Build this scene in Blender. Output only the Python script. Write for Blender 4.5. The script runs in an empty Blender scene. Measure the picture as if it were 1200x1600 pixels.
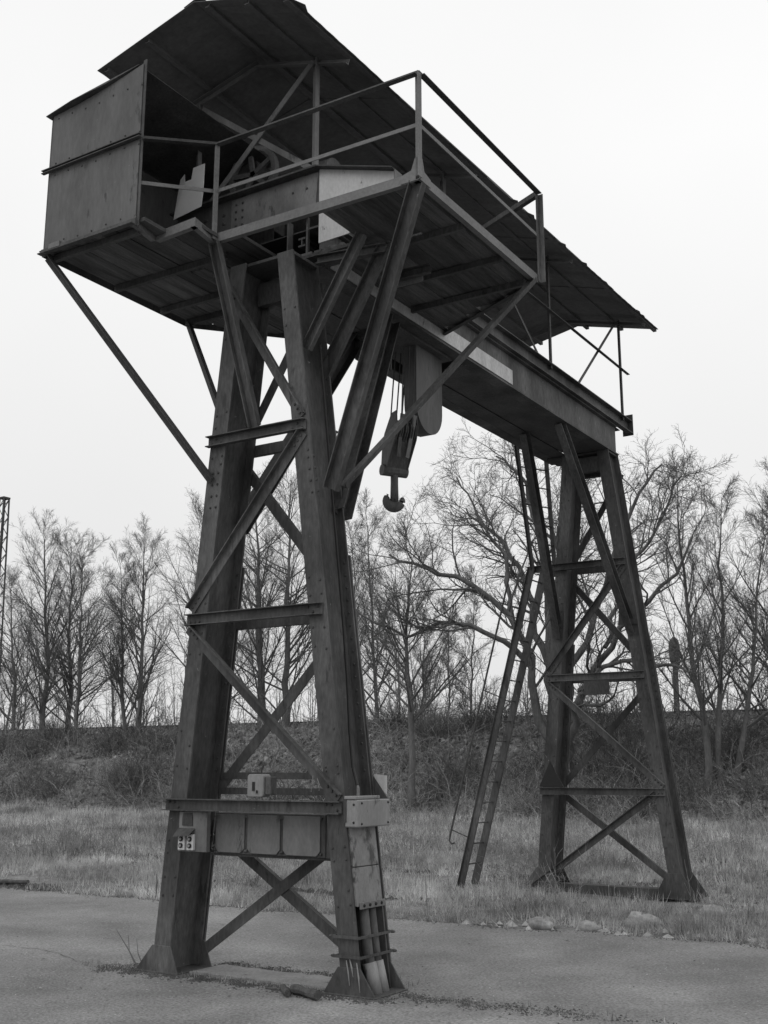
import bpy, math, random
import numpy as np
from mathutils import Vector, Matrix

random.seed(7)
RNG = np.random.default_rng(7)
SC = bpy.context.scene
COL = SC.collection
rad = math.radians

# ------------------------------------------------------------------ camera
cam = bpy.data.cameras.new("camera")
cam.lens = 39.87
cam.sensor_width = 36.0
cam.sensor_fit = 'AUTO'
cam.clip_end = 3000
cam_o = bpy.data.objects.new("camera", cam)
COL.objects.link(cam_o)
cam_o.location = (4.870, -7.3085, 1.6)
cam_o.rotation_euler = (rad(90 + 12.8326), 0, rad(32.107))
SC.camera = cam_o

# ------------------------------------------------------------------ sky, sun, exposure
SUN_EL, SUN_AZ = 48, 200          # elevation; compass direction the light comes from (degrees from +Y, clockwise)
w = bpy.data.worlds.new("World")
SC.world = w
w.use_nodes = True
nt = w.node_tree
nt.nodes.clear()
out = nt.nodes.new("ShaderNodeOutputWorld")
bg = nt.nodes.new("ShaderNodeBackground")
bg.inputs[1].default_value = 0.1
sky = nt.nodes.new("ShaderNodeTexSky")
sky.sky_type = 'NISHITA'
sky.sun_disc = False
sky.sun_elevation = rad(SUN_EL)
sky.sun_rotation = rad(SUN_AZ)
bw = nt.nodes.new("ShaderNodeRGBToBW")
tc = nt.nodes.new("ShaderNodeTexCoord")
sep = nt.nodes.new("ShaderNodeSeparateXYZ")
ramp = nt.nodes.new("ShaderNodeMapRange")       # overcast: brighter overhead than at the horizon
ramp.inputs[1].default_value = 0.0
ramp.inputs[2].default_value = 0.5
ramp.inputs[3].default_value = 8.0
ramp.inputs[4].default_value = 10.2
cl = nt.nodes.new("ShaderNodeTexNoise")
cl.inputs["Scale"].default_value = 1.6
cl.inputs["Detail"].default_value = 4
clm = nt.nodes.new("ShaderNodeMapRange")
clm.inputs[1].default_value = 0.3
clm.inputs[2].default_value = 0.7
clm.inputs[3].default_value = 0.96
clm.inputs[4].default_value = 1.04
mul = nt.nodes.new("ShaderNodeMath"); mul.operation = 'MULTIPLY'
mix = nt.nodes.new("ShaderNodeMix"); mix.data_type = 'FLOAT'
mix.inputs[0].default_value = 0.92
L = nt.links.new
L(tc.outputs["Generated"], sep.inputs[0]); L(sep.outputs[2], ramp.inputs[0])
L(tc.outputs["Generated"], cl.inputs["Vector"]); L(cl.outputs[0], clm.inputs[0])
L(ramp.outputs[0], mul.inputs[0]); L(clm.outputs[0], mul.inputs[1])
L(sky.outputs[0], bw.inputs[0]); L(bw.outputs[0], mix.inputs[2]); L(mul.outputs[0], mix.inputs[3])
L(mix.outputs[0], bg.inputs[0]); L(bg.outputs[0], out.inputs[0])

sun = bpy.data.lights.new("sun", 'SUN')
sun.energy = 0.5
sun.angle = rad(35)
sun_o = bpy.data.objects.new("sun", sun)
COL.objects.link(sun_o)
az = rad(SUN_AZ)
dirv = Vector((math.sin(az) * math.cos(rad(SUN_EL)), math.cos(az) * math.cos(rad(SUN_EL)), math.sin(rad(SUN_EL))))
sun_o.rotation_euler = dirv.to_track_quat('Z', 'Y').to_euler()

SC.view_settings.view_transform = 'Standard'
SC.view_settings.look = 'None'
SC.view_settings.gamma = 1
SC.view_settings.exposure = 0.0
SC.view_settings.use_curve_mapping = False

# ------------------------------------------------------------------ materials (the photograph is black and white: all greys)
MATS = {}


def mat(name, lo, hi, scale=3.0, rough=0.75, stretch=(1, 1, 1), fine=(0, 40), spots=None, light_spots=None,
        bump=(0.0, 60.0), rnd=0.0, transl=False, spec=0.3, bands=None):
    """Grey procedural surface: broad blotches lo..hi, fine grain, optional dark stains and pale chips, relief."""
    m = bpy.data.materials.new(name)
    m.use_nodes = True
    t = m.node_tree
    t.nodes.clear()
    N = t.nodes.new
    K = t.links.new
    o = N("ShaderNodeOutputMaterial")
    b = N("ShaderNodeBsdfPrincipled")
    b.inputs["Roughness"].default_value = rough
    b.inputs["Specular IOR Level"].default_value = spec
    g = N("ShaderNodeNewGeometry")
    mp = N("ShaderNodeMapping")
    mp.inputs["Scale"].default_value = stretch
    K(g.outputs["Position"], mp.inputs["Vector"])

    def noise(sc, det=5, vec=None, ro=0.6):
        n = N("ShaderNodeTexNoise")
        n.inputs["Scale"].default_value = sc
        n.inputs["Detail"].default_value = det
        n.inputs["Roughness"].default_value = ro
        K(vec or mp.outputs[0], n.inputs["Vector"])
        return n.outputs[0]

    def rng(v, a, bb, c, d):
        r = N("ShaderNodeMapRange")
        r.inputs[1].default_value = a
        r.inputs[2].default_value = bb
        r.inputs[3].default_value = c
        r.inputs[4].default_value = d
        K(v, r.inputs[0])
        return r.outputs[0]

    def math2(op, a, bb):
        q = N("ShaderNodeMath")
        q.operation = op
        if hasattr(a, 'links'): K(a, q.inputs[0])
        else: q.inputs[0].default_value = a
        if hasattr(bb, 'links'): K(bb, q.inputs[1])
        else: q.inputs[1].default_value = bb
        return q.outputs[0]

    def fmix(f, a, bb):
        q = N("ShaderNodeMix")
        q.data_type = 'FLOAT'
        for s, v in ((0, f), (2, a), (3, bb)):
            if hasattr(v, 'links'): K(v, q.inputs[s])
            else: q.inputs[s].default_value = v
        return q.outputs[0]

    val = rng(noise(scale), 0.3, 0.7, lo, hi)
    if bands:                                    # broad second scale (patches, worn areas)
        val = math2('MULTIPLY', val, rng(noise(bands[0], 3, g.outputs["Position"]), 0.32, 0.68, bands[1], bands[2]))
    if fine[0]:
        val = math2('MULTIPLY', val, rng(noise(fine[1], 3), 0.25, 0.75, 1 - fine[0], 1 + fine[0]))
    if spots:                                    # (scale, threshold, value)
        f = rng(noise(spots[0], 6, None, 0.7), spots[1], spots[1] + 0.06, 0, 1)
        val = fmix(f, val, spots[2])
    if light_spots:
        f = rng(noise(light_spots[0], 3, g.outputs["Position"], 0.6), light_spots[1], light_spots[1] + 0.05, 0, 1)
        val = fmix(f, val, light_spots[2])
    if rnd:
        oi = N("ShaderNodeObjectInfo")
        val = math2('MULTIPLY', val, rng(oi.outputs["Random"], 0, 1, 1 - rnd, 1 + rnd))
    K(val, b.inputs["Base Color"])
    if bump[0]:
        bp = N("ShaderNodeBump")
        bp.inputs["Strength"].default_value = bump[0]
        bp.inputs["Distance"].default_value = 0.02
        K(noise(bump[1], 5), bp.inputs["Height"])
        K(bp.outputs[0], b.inputs["Normal"])
    sh = b.outputs[0]
    if transl:
        tr = N("ShaderNodeBsdfTranslucent")
        K(val, tr.inputs[0])
        ms = N("ShaderNodeMixShader")
        ms.inputs[0].default_value = 0.3
        K(b.outputs[0], ms.inputs[1])
        K(tr.outputs[0], ms.inputs[2])
        sh = ms.outputs[0]
    K(sh, o.inputs[0])
    MATS[name] = m
    return m


M_STEEL = mat("weathered_steel", 0.040, 0.118, 2.6, 0.68, (1, 1, 0.30), (0.35, 38), spots=(6, 0.60, 0.042),
              light_spots=(17, 0.70, 0.19), bump=(0.2, 40), rnd=0.14, bands=(1.3, 0.72, 1.25))
M_DARK = mat("dark_steel", 0.045, 0.09, 2.5, 0.7, (1, 1, 0.4), (0.3, 40), spots=(7, 0.62, 0.04), bump=(0.15, 50), rnd=0.18)
M_EDGE = mat("galvanised_edge", 0.13, 0.19, 3.0, 0.6, (1, 1, 1), (0.2, 40), spots=(7, 0.66, 0.06), rnd=0.1)
M_CABIN = mat("cabin_sheet", 0.065, 0.135, 2.6, 0.62, (1, 1, 0.3), (0.15, 30), spots=(4.5, 0.60, 0.05),
              light_spots=(20, 0.70, 0.2), bump=(0.35, 3), rnd=0.05)
M_PALE = mat("pale_paint", 0.50, 0.64, 2.5, 0.6, (1, 1, 0.5), (0.12, 40), spots=(8, 0.66, 0.10), rnd=0.03)
M_SIGN = mat("pale_board", 0.42, 0.60, 6, 0.6, (1, 1, 0.4), (0.2, 60), spots=(10, 0.64, 0.12))
M_PEEL = mat("peeling_paint", 0.17, 0.27, 4.5, 0.6, (1, 1, 0.6), (0.15, 60), spots=(3.6, 0.46, 0.075), bump=(0.3, 14))
M_BOX = mat("grey_box_paint", 0.20, 0.32, 3, 0.5, (1, 1, 0.4), (0.15, 60), spots=(7, 0.60, 0.08))
M_BOX2 = mat("dull_box_paint", 0.09, 0.19, 3.2, 0.55, (1, 1, 0.4), (0.15, 50), spots=(5, 0.58, 0.06), rnd=0.10)
M_TORN = mat("torn_pale_sheet", 0.68, 0.8, 3, 0.6)
M_WHITE = mat("white_enamel", 0.5, 0.6, 8, 0.4)
M_BLACK = mat("black_plastic", 0.015, 0.02, 8, 0.5)
M_ROOF = mat("roof_sheet_metal", 0.085, 0.15, 1.6, 0.75, (1, 1, 1), (0.2, 20), bump=(0.1, 10), rnd=0.03)
M_PLANK = mat("weathered_plank", 0.045, 0.13, 3, 0.9, (6, 0.5, 6), (0.3, 40), bump=(0.3, 30), rnd=0.35)
M_ROPE = mat("wire_rope", 0.05, 0.08, 30, 0.6)
M_BARK = mat("bark", 0.085, 0.16, 5, 0.95, (1, 1, 0.3), (0.3, 30), bump=(0.5, 20), rnd=0.12)
M_TWIG = mat("twig_bark", 0.10, 0.17, 2, 0.95, rnd=0.12)
M_ASPHALT = mat("worn_asphalt", 0.20, 0.29, 1.1, 0.85, (1, 1, 1), (0.5, 48), spots=(19, 0.60, 0.10),
                light_spots=(30, 0.665, 0.42), bump=(0.8, 60), bands=(0.6, 0.70, 1.16))
M_SOIL = mat("dark_soil", 0.045, 0.11, 6, 0.95, (1, 1, 1), (0.4, 40), light_spots=(35, 0.68, 0.18), bump=(0.8, 30))
M_CONC = mat("old_concrete", 0.17, 0.26, 4, 0.9, (1, 1, 1), (0.25, 40), spots=(6, 0.6, 0.07), bump=(0.4, 40))
M_FIELD = mat("field_earth", 0.09, 0.22, 3.0, 0.95, (1, 1, 1), (0.5, 24), bump=(0.6, 20), bands=(0.45, 0.6, 1.3))
M_GRASS = mat("dry_grass_blade", 0.15, 0.78, 5, 0.9, (1, 1, 0.5), (0.4, 60), transl=True, bands=(0.42, 0.38, 1.4), spec=0.1)
M_LITTER = mat("leaf_litter", 0.05, 0.58, 4, 0.9, (1, 1, 1), (0.5, 60), transl=True, bands=(0.6, 0.6, 1.2), spec=0.1)
M_BRAMBLE = mat("bramble_stem", 0.12, 0.42, 5, 0.9, (1, 1, 1), (0.3, 30), spec=0.1)
M_ROCK = mat("rock", 0.20, 0.44, 5, 0.9, (1, 1, 1), (0.3, 30), bump=(0.8, 14))
M_WOOD = mat("rotten_wood", 0.05, 0.12, 5, 0.9, (3, 3, 3), (0.3, 40), bump=(0.6, 30))


# ------------------------------------------------------------------ mesh helpers
class MB:
    """Collects simple shapes in world coordinates; build() links them as ONE mesh object."""

    def __init__(self):
        self.v = []
        self.f = []

    def add(self, verts, faces):
        n = len(self.v)
        self.v += [tuple(p) for p in verts]
        self.f += [tuple(i + n for i in q) for q in faces]
        return self

    def prism(self, prof, p0, p1, u, v):
        p0, p1, u, v = Vector(p0), Vector(p1), Vector(u), Vector(v)
        n = len(prof)
        vs = [p0 + u * a + v * b for a, b in prof] + [p1 + u * a + v * b for a, b in prof]
        fs = [(i, (i + 1) % n, n + (i + 1) % n, n + i) for i in range(n)]
        fs += [tuple(range(n - 1, -1, -1)), tuple(range(n, 2 * n))]
        return self.add(vs, fs)

    def bar(self, p0, p1, prof, hint=(0, 0, 1)):
        """sweep prof from p0 to p1; second profile axis points along hint"""
        d = (Vector(p1) - Vector(p0)).normalized()
        h = Vector(hint)
        u = d.cross(h)
        if u.length < 1e-4:
            u = d.cross(Vector((1, 0, 0)))
        u.normalize()
        v = u.cross(d).normalized()
        return self.prism(prof, p0, p1, u, v)

    def box(self, lo, hi):
        (x0, y0, z0), (x1, y1, z1) = lo, hi
        vs = [(x, y, z) for z in (z0, z1) for x, y in ((x0, y0), (x1, y0), (x1, y1), (x0, y1))]
        return self.add(vs, [(3, 2, 1, 0), (4, 5, 6, 7), (0, 1, 5, 4), (1, 2, 6, 5), (2, 3, 7, 6), (3, 0, 4, 7)])

    def plate(self, pts, off):
        """polygon pts with thickness vector off"""
        o = Vector(off)
        n = len(pts)
        vs = [Vector(p) for p in pts] + [Vector(p) + o for p in pts]
        fs = [tuple(range(n - 1, -1, -1)), tuple(range(n, 2 * n))]
        fs += [(i, (i + 1) % n, n + (i + 1) % n, n + i) for i in range(n)]
        return self.add(vs, fs)

    def tube(self, pts, r, n=8, cap=True):
        pts = [Vector(p) for p in pts]
        rs = r if isinstance(r, (list, tuple)) else [r] * len(pts)
        rings = []
        for i, p in enumerate(pts):
            d = (pts[min(i + 1, len(pts) - 1)] - pts[max(i - 1, 0)]).normalized()
            u = d.cross(Vector((0.13, 0.21, 1)))
            if u.length < 0.2:
                u = d.cross(Vector((1, 0.1, 0)))
            u.normalize()
            v = d.cross(u)
            rings.append([p + (u * math.cos(2 * math.pi * k / n) + v * math.sin(2 * math.pi * k / n)) * rs[i] for k in range(n)])
        vs = [q for ring in rings for q in ring]
        fs = []
        for i in range(len(pts) - 1):
            for k in range(n):
                a, b = i * n + k, i * n + (k + 1) % n
                fs.append((a, b, b + n, a + n))
        if cap:
            fs += [tuple(range(n - 1, -1, -1)), tuple(range((len(pts) - 1) * n, len(pts) * n))]
        return self.add(vs, fs)

    def dome(self, p, nrm, r=0.011, h=0.007, n=6):
        p, d = Vector(p), Vector(nrm).normalized()
        u = d.orthogonal().normalized()
        v = d.cross(u)
        vs = [p + (u * math.cos(2 * math.pi * k / n) + v * math.sin(2 * math.pi * k / n)) * r for k in range(n)]
        vs += [p + d * h + (u * math.cos(2 * math.pi * k / n) + v * math.sin(2 * math.pi * k / n)) * r * 0.6 for k in range(n)]
        fs = [(k, (k + 1) % n, n + (k + 1) % n, n + k) for k in range(n)] + [tuple(range(n, 2 * n))]
        return self.add(vs, fs)

    def build(self, name, m, parent=None, bevel=0.0, smooth=False, **props):
        vs = np.array(self.v, dtype=float)
        c = (vs.min(0) + vs.max(0)) / 2
        c[2] = vs[:, 2].min()
        me = bpy.data.meshes.new(name)
        me.from_pydata([tuple(q) for q in (vs - c)], [], self.f)
        me.materials.append(m)
        me.validate()
        if smooth:
            me.polygons.foreach_set("use_smooth", [True] * len(me.polygons))
        o = bpy.data.objects.new(name, me)
        COL.objects.link(o)
        o['_c'] = [float(q) for q in c]
        if parent is not None:
            o.parent = parent
            pc = parent['_c']
            o.location = Vector(c) - Vector(pc)
        else:
            o.location = c
        if bevel:
            bv = o.modifiers.new("bevel", 'BEVEL')
            bv.width = bevel
            bv.segments = 1
            bv.limit_method = 'ANGLE'
        for k, q in props.items():
            o[k] = q
        return o


def np_object(name, verts, faces, m, parent=None, origin=(0, 0, 0), smooth=False, **props):
    """fast mesh from numpy arrays (faces all with the same corner count)"""
    me = bpy.data.meshes.new(name)
    vs = np.asarray(verts, dtype=np.float32) - np.asarray(origin, dtype=np.float32)
    fs = np.asarray(faces, dtype=np.int32)
    k = fs.shape[1]
    me.vertices.add(len(vs))
    me.vertices.foreach_set("co", vs.ravel())
    me.loops.add(fs.size)
    me.loops.foreach_set("vertex_index", fs.ravel())
    me.polygons.add(len(fs))
    me.polygons.foreach_set("loop_start", np.arange(0, fs.size, k, dtype=np.int32))
    me.polygons.foreach_set("loop_total", np.full(len(fs), k, dtype=np.int32))
    if smooth:
        me.polygons.foreach_set("use_smooth", np.ones(len(fs), dtype=bool))
    me.update(calc_edges=True)
    me.materials.append(m)
    o = bpy.data.objects.new(name, me)
    COL.objects.link(o)
    o['_c'] = [float(q) for q in origin]
    if parent is not None:
        o.parent = parent
        o.location = Vector(origin) - Vector(parent['_c'])
    else:
        o.location = origin
    for kk, q in props.items():
        o[kk] = q
    return o


def thing(name, loc, label=None, cat=None, group=None, parent=None):
    o = bpy.data.objects.new(name, None)
    o.empty_display_size = 0.2
    COL.objects.link(o)
    o['_c'] = [float(q) for q in loc]
    if parent is not None:
        o.parent = parent
        o.location = Vector(loc) - Vector(parent['_c'])
    else:
        o.location = loc
    if label: o['label'] = label
    if cat: o['category'] = cat
    if group: o['group'] = group
    return o


def rect(w_, h_):
    return [(-w_ / 2, -h_ / 2), (w_ / 2, -h_ / 2), (w_ / 2, h_ / 2), (-w_ / 2, h_ / 2)]


def isec(wd, dp, tf=0.018, tw=0.012):
    """I section: flanges across the first axis, depth from 0 to dp on the second"""
    a, t = wd / 2, tw / 2
    return [(-a, 0), (a, 0), (a, tf), (t, tf), (t, dp - tf), (a, dp - tf), (a, dp), (-a, dp), (-a, dp - tf), (-t, dp - tf), (-t, tf), (-a, tf)]


def csec(h, d, t=0.009):
    """channel: back plate of height h on first axis, flanges reaching d along the second"""
    a = h / 2
    return [(-a, 0), (a, 0), (a, d), (a - t, d), (a - t, t), (-a + t, t), (-a + t, d), (-a, d)]


def lsec(w_, d, t=0.009, side=1):
    """angle: plate of width w_ on the first axis, one leg d long at its + (side=1) edge"""
    a = w_ / 2
    p = [(-a, 0), (a, 0), (a, d), (a - t, d), (a - t, t), (-a, t)]
    return p if side > 0 else [(-x, y) for x, y in p][::-1]


def lerp(a, b, t):
    return a + (b - a) * t


# ------------------------------------------------------------------ ground
ASPH_Y = 3.95


def ter(y):
    y = np.asarray(y, dtype=float)
    z = np.where(y < 9, 0.0, np.clip((y - 9) / 12, 0, 1) * 0.30)
    t = np.clip((y - 21) / 7.5, 0, 1)
    z = z + 2.97 * (t * t * (3 - 2 * t) * 0.35 + t * 0.65)
    return z


def bumps(x, y):
    b = 0.05 * np.sin(x * 0.9 + 1.3 * np.sin(y * 0.6)) * np.sin(y * 1.1 + 0.7 * x) + 0.03 * np.sin(2.3 * x + y) * np.sin(2.9 * y - x)
    emb = np.clip((y - 21) / 2, 0, 1) * np.clip((28.5 - y) / 2, 0, 1)
    fld = np.clip((y - 4.3) / 1.5, 0, 1) * np.clip((28.5 - y) / 1, 0, 1)
    return fld * b * (0.7 + 2.2 * emb)


def tz(x, y):
    return float(ter(y) + bumps(np.float64(x), np.float64(y)))


def grid_sheet(name, xs, ys, zf, m, **props):
    X, Y = np.meshgrid(xs, ys)
    Z = zf(X, Y)
    vs = np.stack([X.ravel(), Y.ravel(), Z.ravel()], 1)
    nx, ny = len(xs), len(ys)
    i = np.arange(nx - 1)[None, :] + np.arange(ny - 1)[:, None] * nx
    i = i.ravel()
    fs = np.stack([i, i + 1, i + nx + 1, i + nx], 1)
    return np_object(name, vs, fs, m, smooth=True, **props)


xs = np.concatenate([np.linspace(-900, -70, 14), np.linspace(-60, 30, 301), np.linspace(40, 900, 14)])
ys = np.concatenate([np.linspace(-900, -40, 10), np.linspace(-30, 3.0, 12), np.linspace(3.4, 30, 134), np.linspace(31, 60, 12), np.linspace(80, 1500, 14)])
grid_sheet("field", xs, ys, lambda X, Y: ter(Y) + bumps(X, Y) - 0.03 * (Y < 4.2), M_FIELD, kind="structure")


def asphalt_edge(x):
    return ASPH_Y + 0.10 * np.sin(x * 0.55 + 0.8) + 0.07 * np.sin(x * 1.9) + 0.05 * np.sin(x * 4.3 + 1) + 0.03 * np.sin(x * 9.1)


ax = np.concatenate([np.linspace(-120, -30, 20), np.linspace(-29, 15, 360), np.linspace(16, 120, 20)])
av = []
for x in ax:
    av += [(x, -80, 0.004), (x, float(asphalt_edge(x)), 0.004)]
i = np.arange(len(ax) - 1) * 2
np_object("asphalt_yard", av, np.stack([i, i + 2, i + 3, i + 1], 1), M_ASPHALT, kind="structure")


def blob_strip(name, pts, m, z, **props):
    """ragged flat strip: pts = (x, y, halfwidth)"""
    v = []
    for x, y, h in pts:
        v += [(x, y - h, z), (x, y + h, z)]
    i = np.arange(len(pts) - 1) * 2
    return np_object(name, v, np.stack([i, i + 2, i + 3, i + 1], 1), m, **props)


def ragged(x0, x1, y0, y1, h, n, seed):
    r = random.Random(seed)
    res = []
    for k in range(n + 1):
        t = k / n
        e = min(1, 6 * t, 6 * (1 - t))
        res.append((lerp(x0, x1, t), lerp(y0, y1, t) + r.uniform(-.3, .3) * h, max(0.004, h * e * r.uniform(.45, 1.2))))
    return res


# concrete strip the tower stands on, dirt gathered along it
ft = MB()
e0 = [(x, 0.10 + random.uniform(-.03, .03)) for x in np.linspace(-1.62, -0.28, 16)]
e1 = [(x, 0.50 + random.uniform(-.03, .03)) for x in np.linspace(-0.28, -1.62, 16)]
ft.plate([(x, y, 0.0) for x, y in e0 + e1], (0, 0, 0.022))
ft.build("concrete_footing", M_CONC, None, kind="structure")
# ------------------------------------------------------------------ the gantry crane
crane = thing("gantry_crane", (-0.95, 0.0, 0.0),
              "rusty steel gantry crane on two braced towers with roofed girder and cantilevered cabin", "gantry crane")


def xl(z): return -1.95 + 0.10 * z          # outer edge of the left legs
def xr(z): return 0.10 - 0.125 * z          # outer edge of the right legs


FW, DP = 0.172, 0.40
rivets = MB()


def tower(y0, ladder_beam=False):
    ztop = 6.03
    yb = y0 + DP
    for side in (0, 1):
        cx = (lambda z: xl(z) + FW / 2) if side == 0 else (lambda z: xr(z) - FW / 2)
        m = MB()
        m.prism(isec(FW, DP), (cx(0.02), y0, 0.02), (cx(ztop), y0, ztop), (1, 0, 0), (0, 1, 0))
        leg = m.build("leg", M_STEEL, crane)
        # flared foot plates, front and back, and side webs
        for yy, th in ((y0 - 0.014, 0.013), (yb + 0.001, 0.013)):
            zt = 0.32 if ladder_beam else (0.215 if side == 0 else 0.20)
            fx = 0.07 if ladder_beam else 0.0
            g = MB()
            x0, x1 = cx(0) - 0.25 - fx, cx(0) + 0.205 + fx
            g.plate([(x0, yy, 0.012), (x1, yy, 0.012), (cx(zt) + FW / 2 + 0.012, yy, zt), (cx(zt) - FW / 2 - 0.012, yy, zt)], (0, th, 0))
            g.build("foot_plate", M_STEEL, leg, 0.003)
        bp = MB()
        bp.box((cx(0) - 0.26, y0 - 0.03, 0.004), (cx(0) + 0.215, yb + 0.03, 0.016))
        bp.build("base_plate", M_DARK, leg, 0.004)
        # doubler plate on the lower part of the far flange
        dpl = MB()
        dpl.prism(rect(FW + 0.012, 0.014), (cx(0.03), yb + 0.022, 0.03), (cx(3.35), yb + 0.022, 3.35), (1, 0, 0), (0, 1, 0))
        dpl.build("doubler_plate", M_STEEL, leg)
        for z in (0.62, 0.75, 0.95, 1.05, 1.58, 1.62, 1.80, 1.92, 2.55, 2.72, 2.98, 3.1, 4.2, 4.28, 4.55, 4.65, 5.35, 5.5):
            for dx in (-0.055, 0.055):
                if random.random() < 0.7:
                    rivets.dome((cx(z) + dx, y0 - 0.0005, z + random.uniform(-.02, .02)), (0, -1, 0), 0.012, 0.008)
        zz = 1.6
        while zz < 3.35:
            rivets.dome((cx(zz) + 0.05, yb - 0.0185, zz), (0, -1, 0), 0.012, 0.008)
            zz += 0.105
    # horizontal channels, front and back
    for (z, x0, x1) in ((1.325, -1.855, -0.085), (2.85, -1.70, -0.285), (4.405, -1.53, -0.475)):
        b = MB()
        b.bar((x0, y0 - 0.003, z), (x1, y0 - 0.003, z), csec(0.095, 0.055, 0.008), (0, -1, 0))
        b.build("cross_beam", M_STEEL, crane)
        for q in (0.04, 0.09, 0.14):
            for e in (x0 + q, x1 - q):
                rivets.dome((e, y0 - 0.0125, z + random.choice((-.02, .02))), (0, -1, 0), 0.012, 0.010)
        xa, xb = (x0 - (0.35 if ladder_beam and z > 4 else 0.0), x1 + 0.02)
        if z > 1.4:
            b = MB()
            b.bar((xa, yb + 0.003, z), (xb, yb + 0.003, z), csec(0.095, 0.055, 0.008), (0, 1, 0))
            b.build("cross_beam", M_STEEL, crane)
    if ladder_beam:
        b = MB()
        b.bar((-1.95, y0 - 0.004, 4.405), (-1.535, y0 - 0.004, 4.405), csec(0.095, 0.055, 0.008), (0, -1, 0))
        b.build("cross_beam", M_STEEL, crane)
    # diagonal angles: (front or back, from, to)
    W = 0.088

    def diag(a, bz, yy, hint):
        b = MB()
        pa, pb = (a[0], yy, a[1]), (bz[0], yy, bz[1])
        if pa[2] > pb[2]: pa, pb = pb, pa
        d = Vector(pb) - Vector(pa)
        u = d.cross(Vector(hint))
        b.bar(pa, pb, lsec(W, 0.05, 0.009, 1 if u.z > 0 else -1), hint)
        b.build("diagonal_brace", M_STEEL, crane)
        n_ = Vector(hint)
        for e, g_ in ((Vector(pa), d.normalized()), (Vector(pb), -d.normalized())):
            for q in (0.035, 0.085, 0.135):
                rivets.dome(e + g_ * q + n_ * 0.0095, n_, 0.013, 0.010)
    f, k = y0 - 0.004, yb + 0.006
    F, B = (0, -1, 0), (0, 1, 0)
    # lowest panel: crossed flats behind the front flanges
    if not ladder_beam:
        diag((-1.78, 0.12), (-0.55, 0.94), k, B)
        diag((-0.30, 0.25), (-1.42, 0.95), k + 0.012, B)
    else:
        diag((-2.0, 0.05), (-0.21, 1.30), f, F)
        diag((-1.70, 1.28), (-0.22, 0.20), k, B)
    diag((-1.68, 2.78), (-0.11, 1.39), f, F)
    diag((-1.72, 1.36), (-0.34, 2.76), k, B)
    diag((-1.66, 2.93), (-0.50, 4.34), f, F)
    diag((-1.50, 4.30), (-0.36, 2.96), k, B)
    if not ladder_beam:
        diag((-1.36, 5.82), (-0.52, 4.48), f, F)
        diag((-1.44, 4.50), (-0.62, 5.85), k, B)
    else:
        diag((-0.62, 5.75), (-1.42, 4.50), k, B)
    # head beams
    for yy in ((yb - 0.10,) if not ladder_beam else (y0 + 0.02, yb - 0.10)):
        b = MB()
        b.box((xl(5.85) + 0.10, yy, 5.74), (xr(5.85) - 0.10, yy + 0.08, 5.96))
        b.build("head_beam", M_DARK, crane)
    b = MB()
    b.box((-1.60, y0 + 0.03, 6.004), (-0.665, yb + 0.02, 6.031))
    b.build("head_plate", M_DARK, crane)


tower(0.0)
tower(7.45, True)

b = MB()
b.box((-2.05, 7.56, -0.02), (-0.15, 7.76, 0.11))
b.build("base_sill", M_DARK, crane)
# gusset plate at the left foot of the far tower's lowest channel, hanging plate on its middle channel
g = MB()
g.plate([(-1.86, 7.438, 1.38), (-1.50, 7.438, 1.38), (-1.69, 7.438, 1.72)], (0, 0.010, 0))
g.build("gusset_plate", M_BLACK, crane)
g = MB()
g.box((-1.13, 7.40, 2.60), (-0.77, 7.412, 2.80))
g.build("hanging_plate", M_DARK, crane)
for yy in (7.436, -0.014):
    g = MB()
    g.plate([(-0.62, yy, 3.98 - 0.45), (-0.33, yy, 3.98 - 0.45), (-0.40, yy, 3.98 + .12), (-0.55, yy, 3.98 + .12)], (0, 0.009, 0))
    if yy > 1: g.build("gusset_plate", M_DARK, crane)

# portal knee braces from the tower legs to the girders
for (p0, p1) in (((-0.36, 0.39, 3.70), (-0.72, 1.78, 6.03)), ((-1.47, 0.39, 3.70), (-1.33, 2.05, 6.03)),
                 ((-0.42, 7.47, 3.42), (-0.72, 5.93, 6.03)), ((-1.50, 7.47, 3.42), (-1.31, 6.12, 6.03))):
    b = MB()
    b.bar(p0, p1, [(x, y - 0.06) for x, y in csec(0.15, 0.10, 0.01)], (1, 0, 0))
    b.build("knee_brace", M_STEEL, crane)
    zs = np.linspace(0.05, 0.18, 4)
    for t in zs:
        q = Vector(p0).lerp(Vector(p1), float(t))
        for dx in (-.03, .03):
            rivets.dome((q.x + dx, 7.448 if p0[1] > 5 else -0.0005, q.z), (0, -1, 0), 0.013, 0.009)

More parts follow.
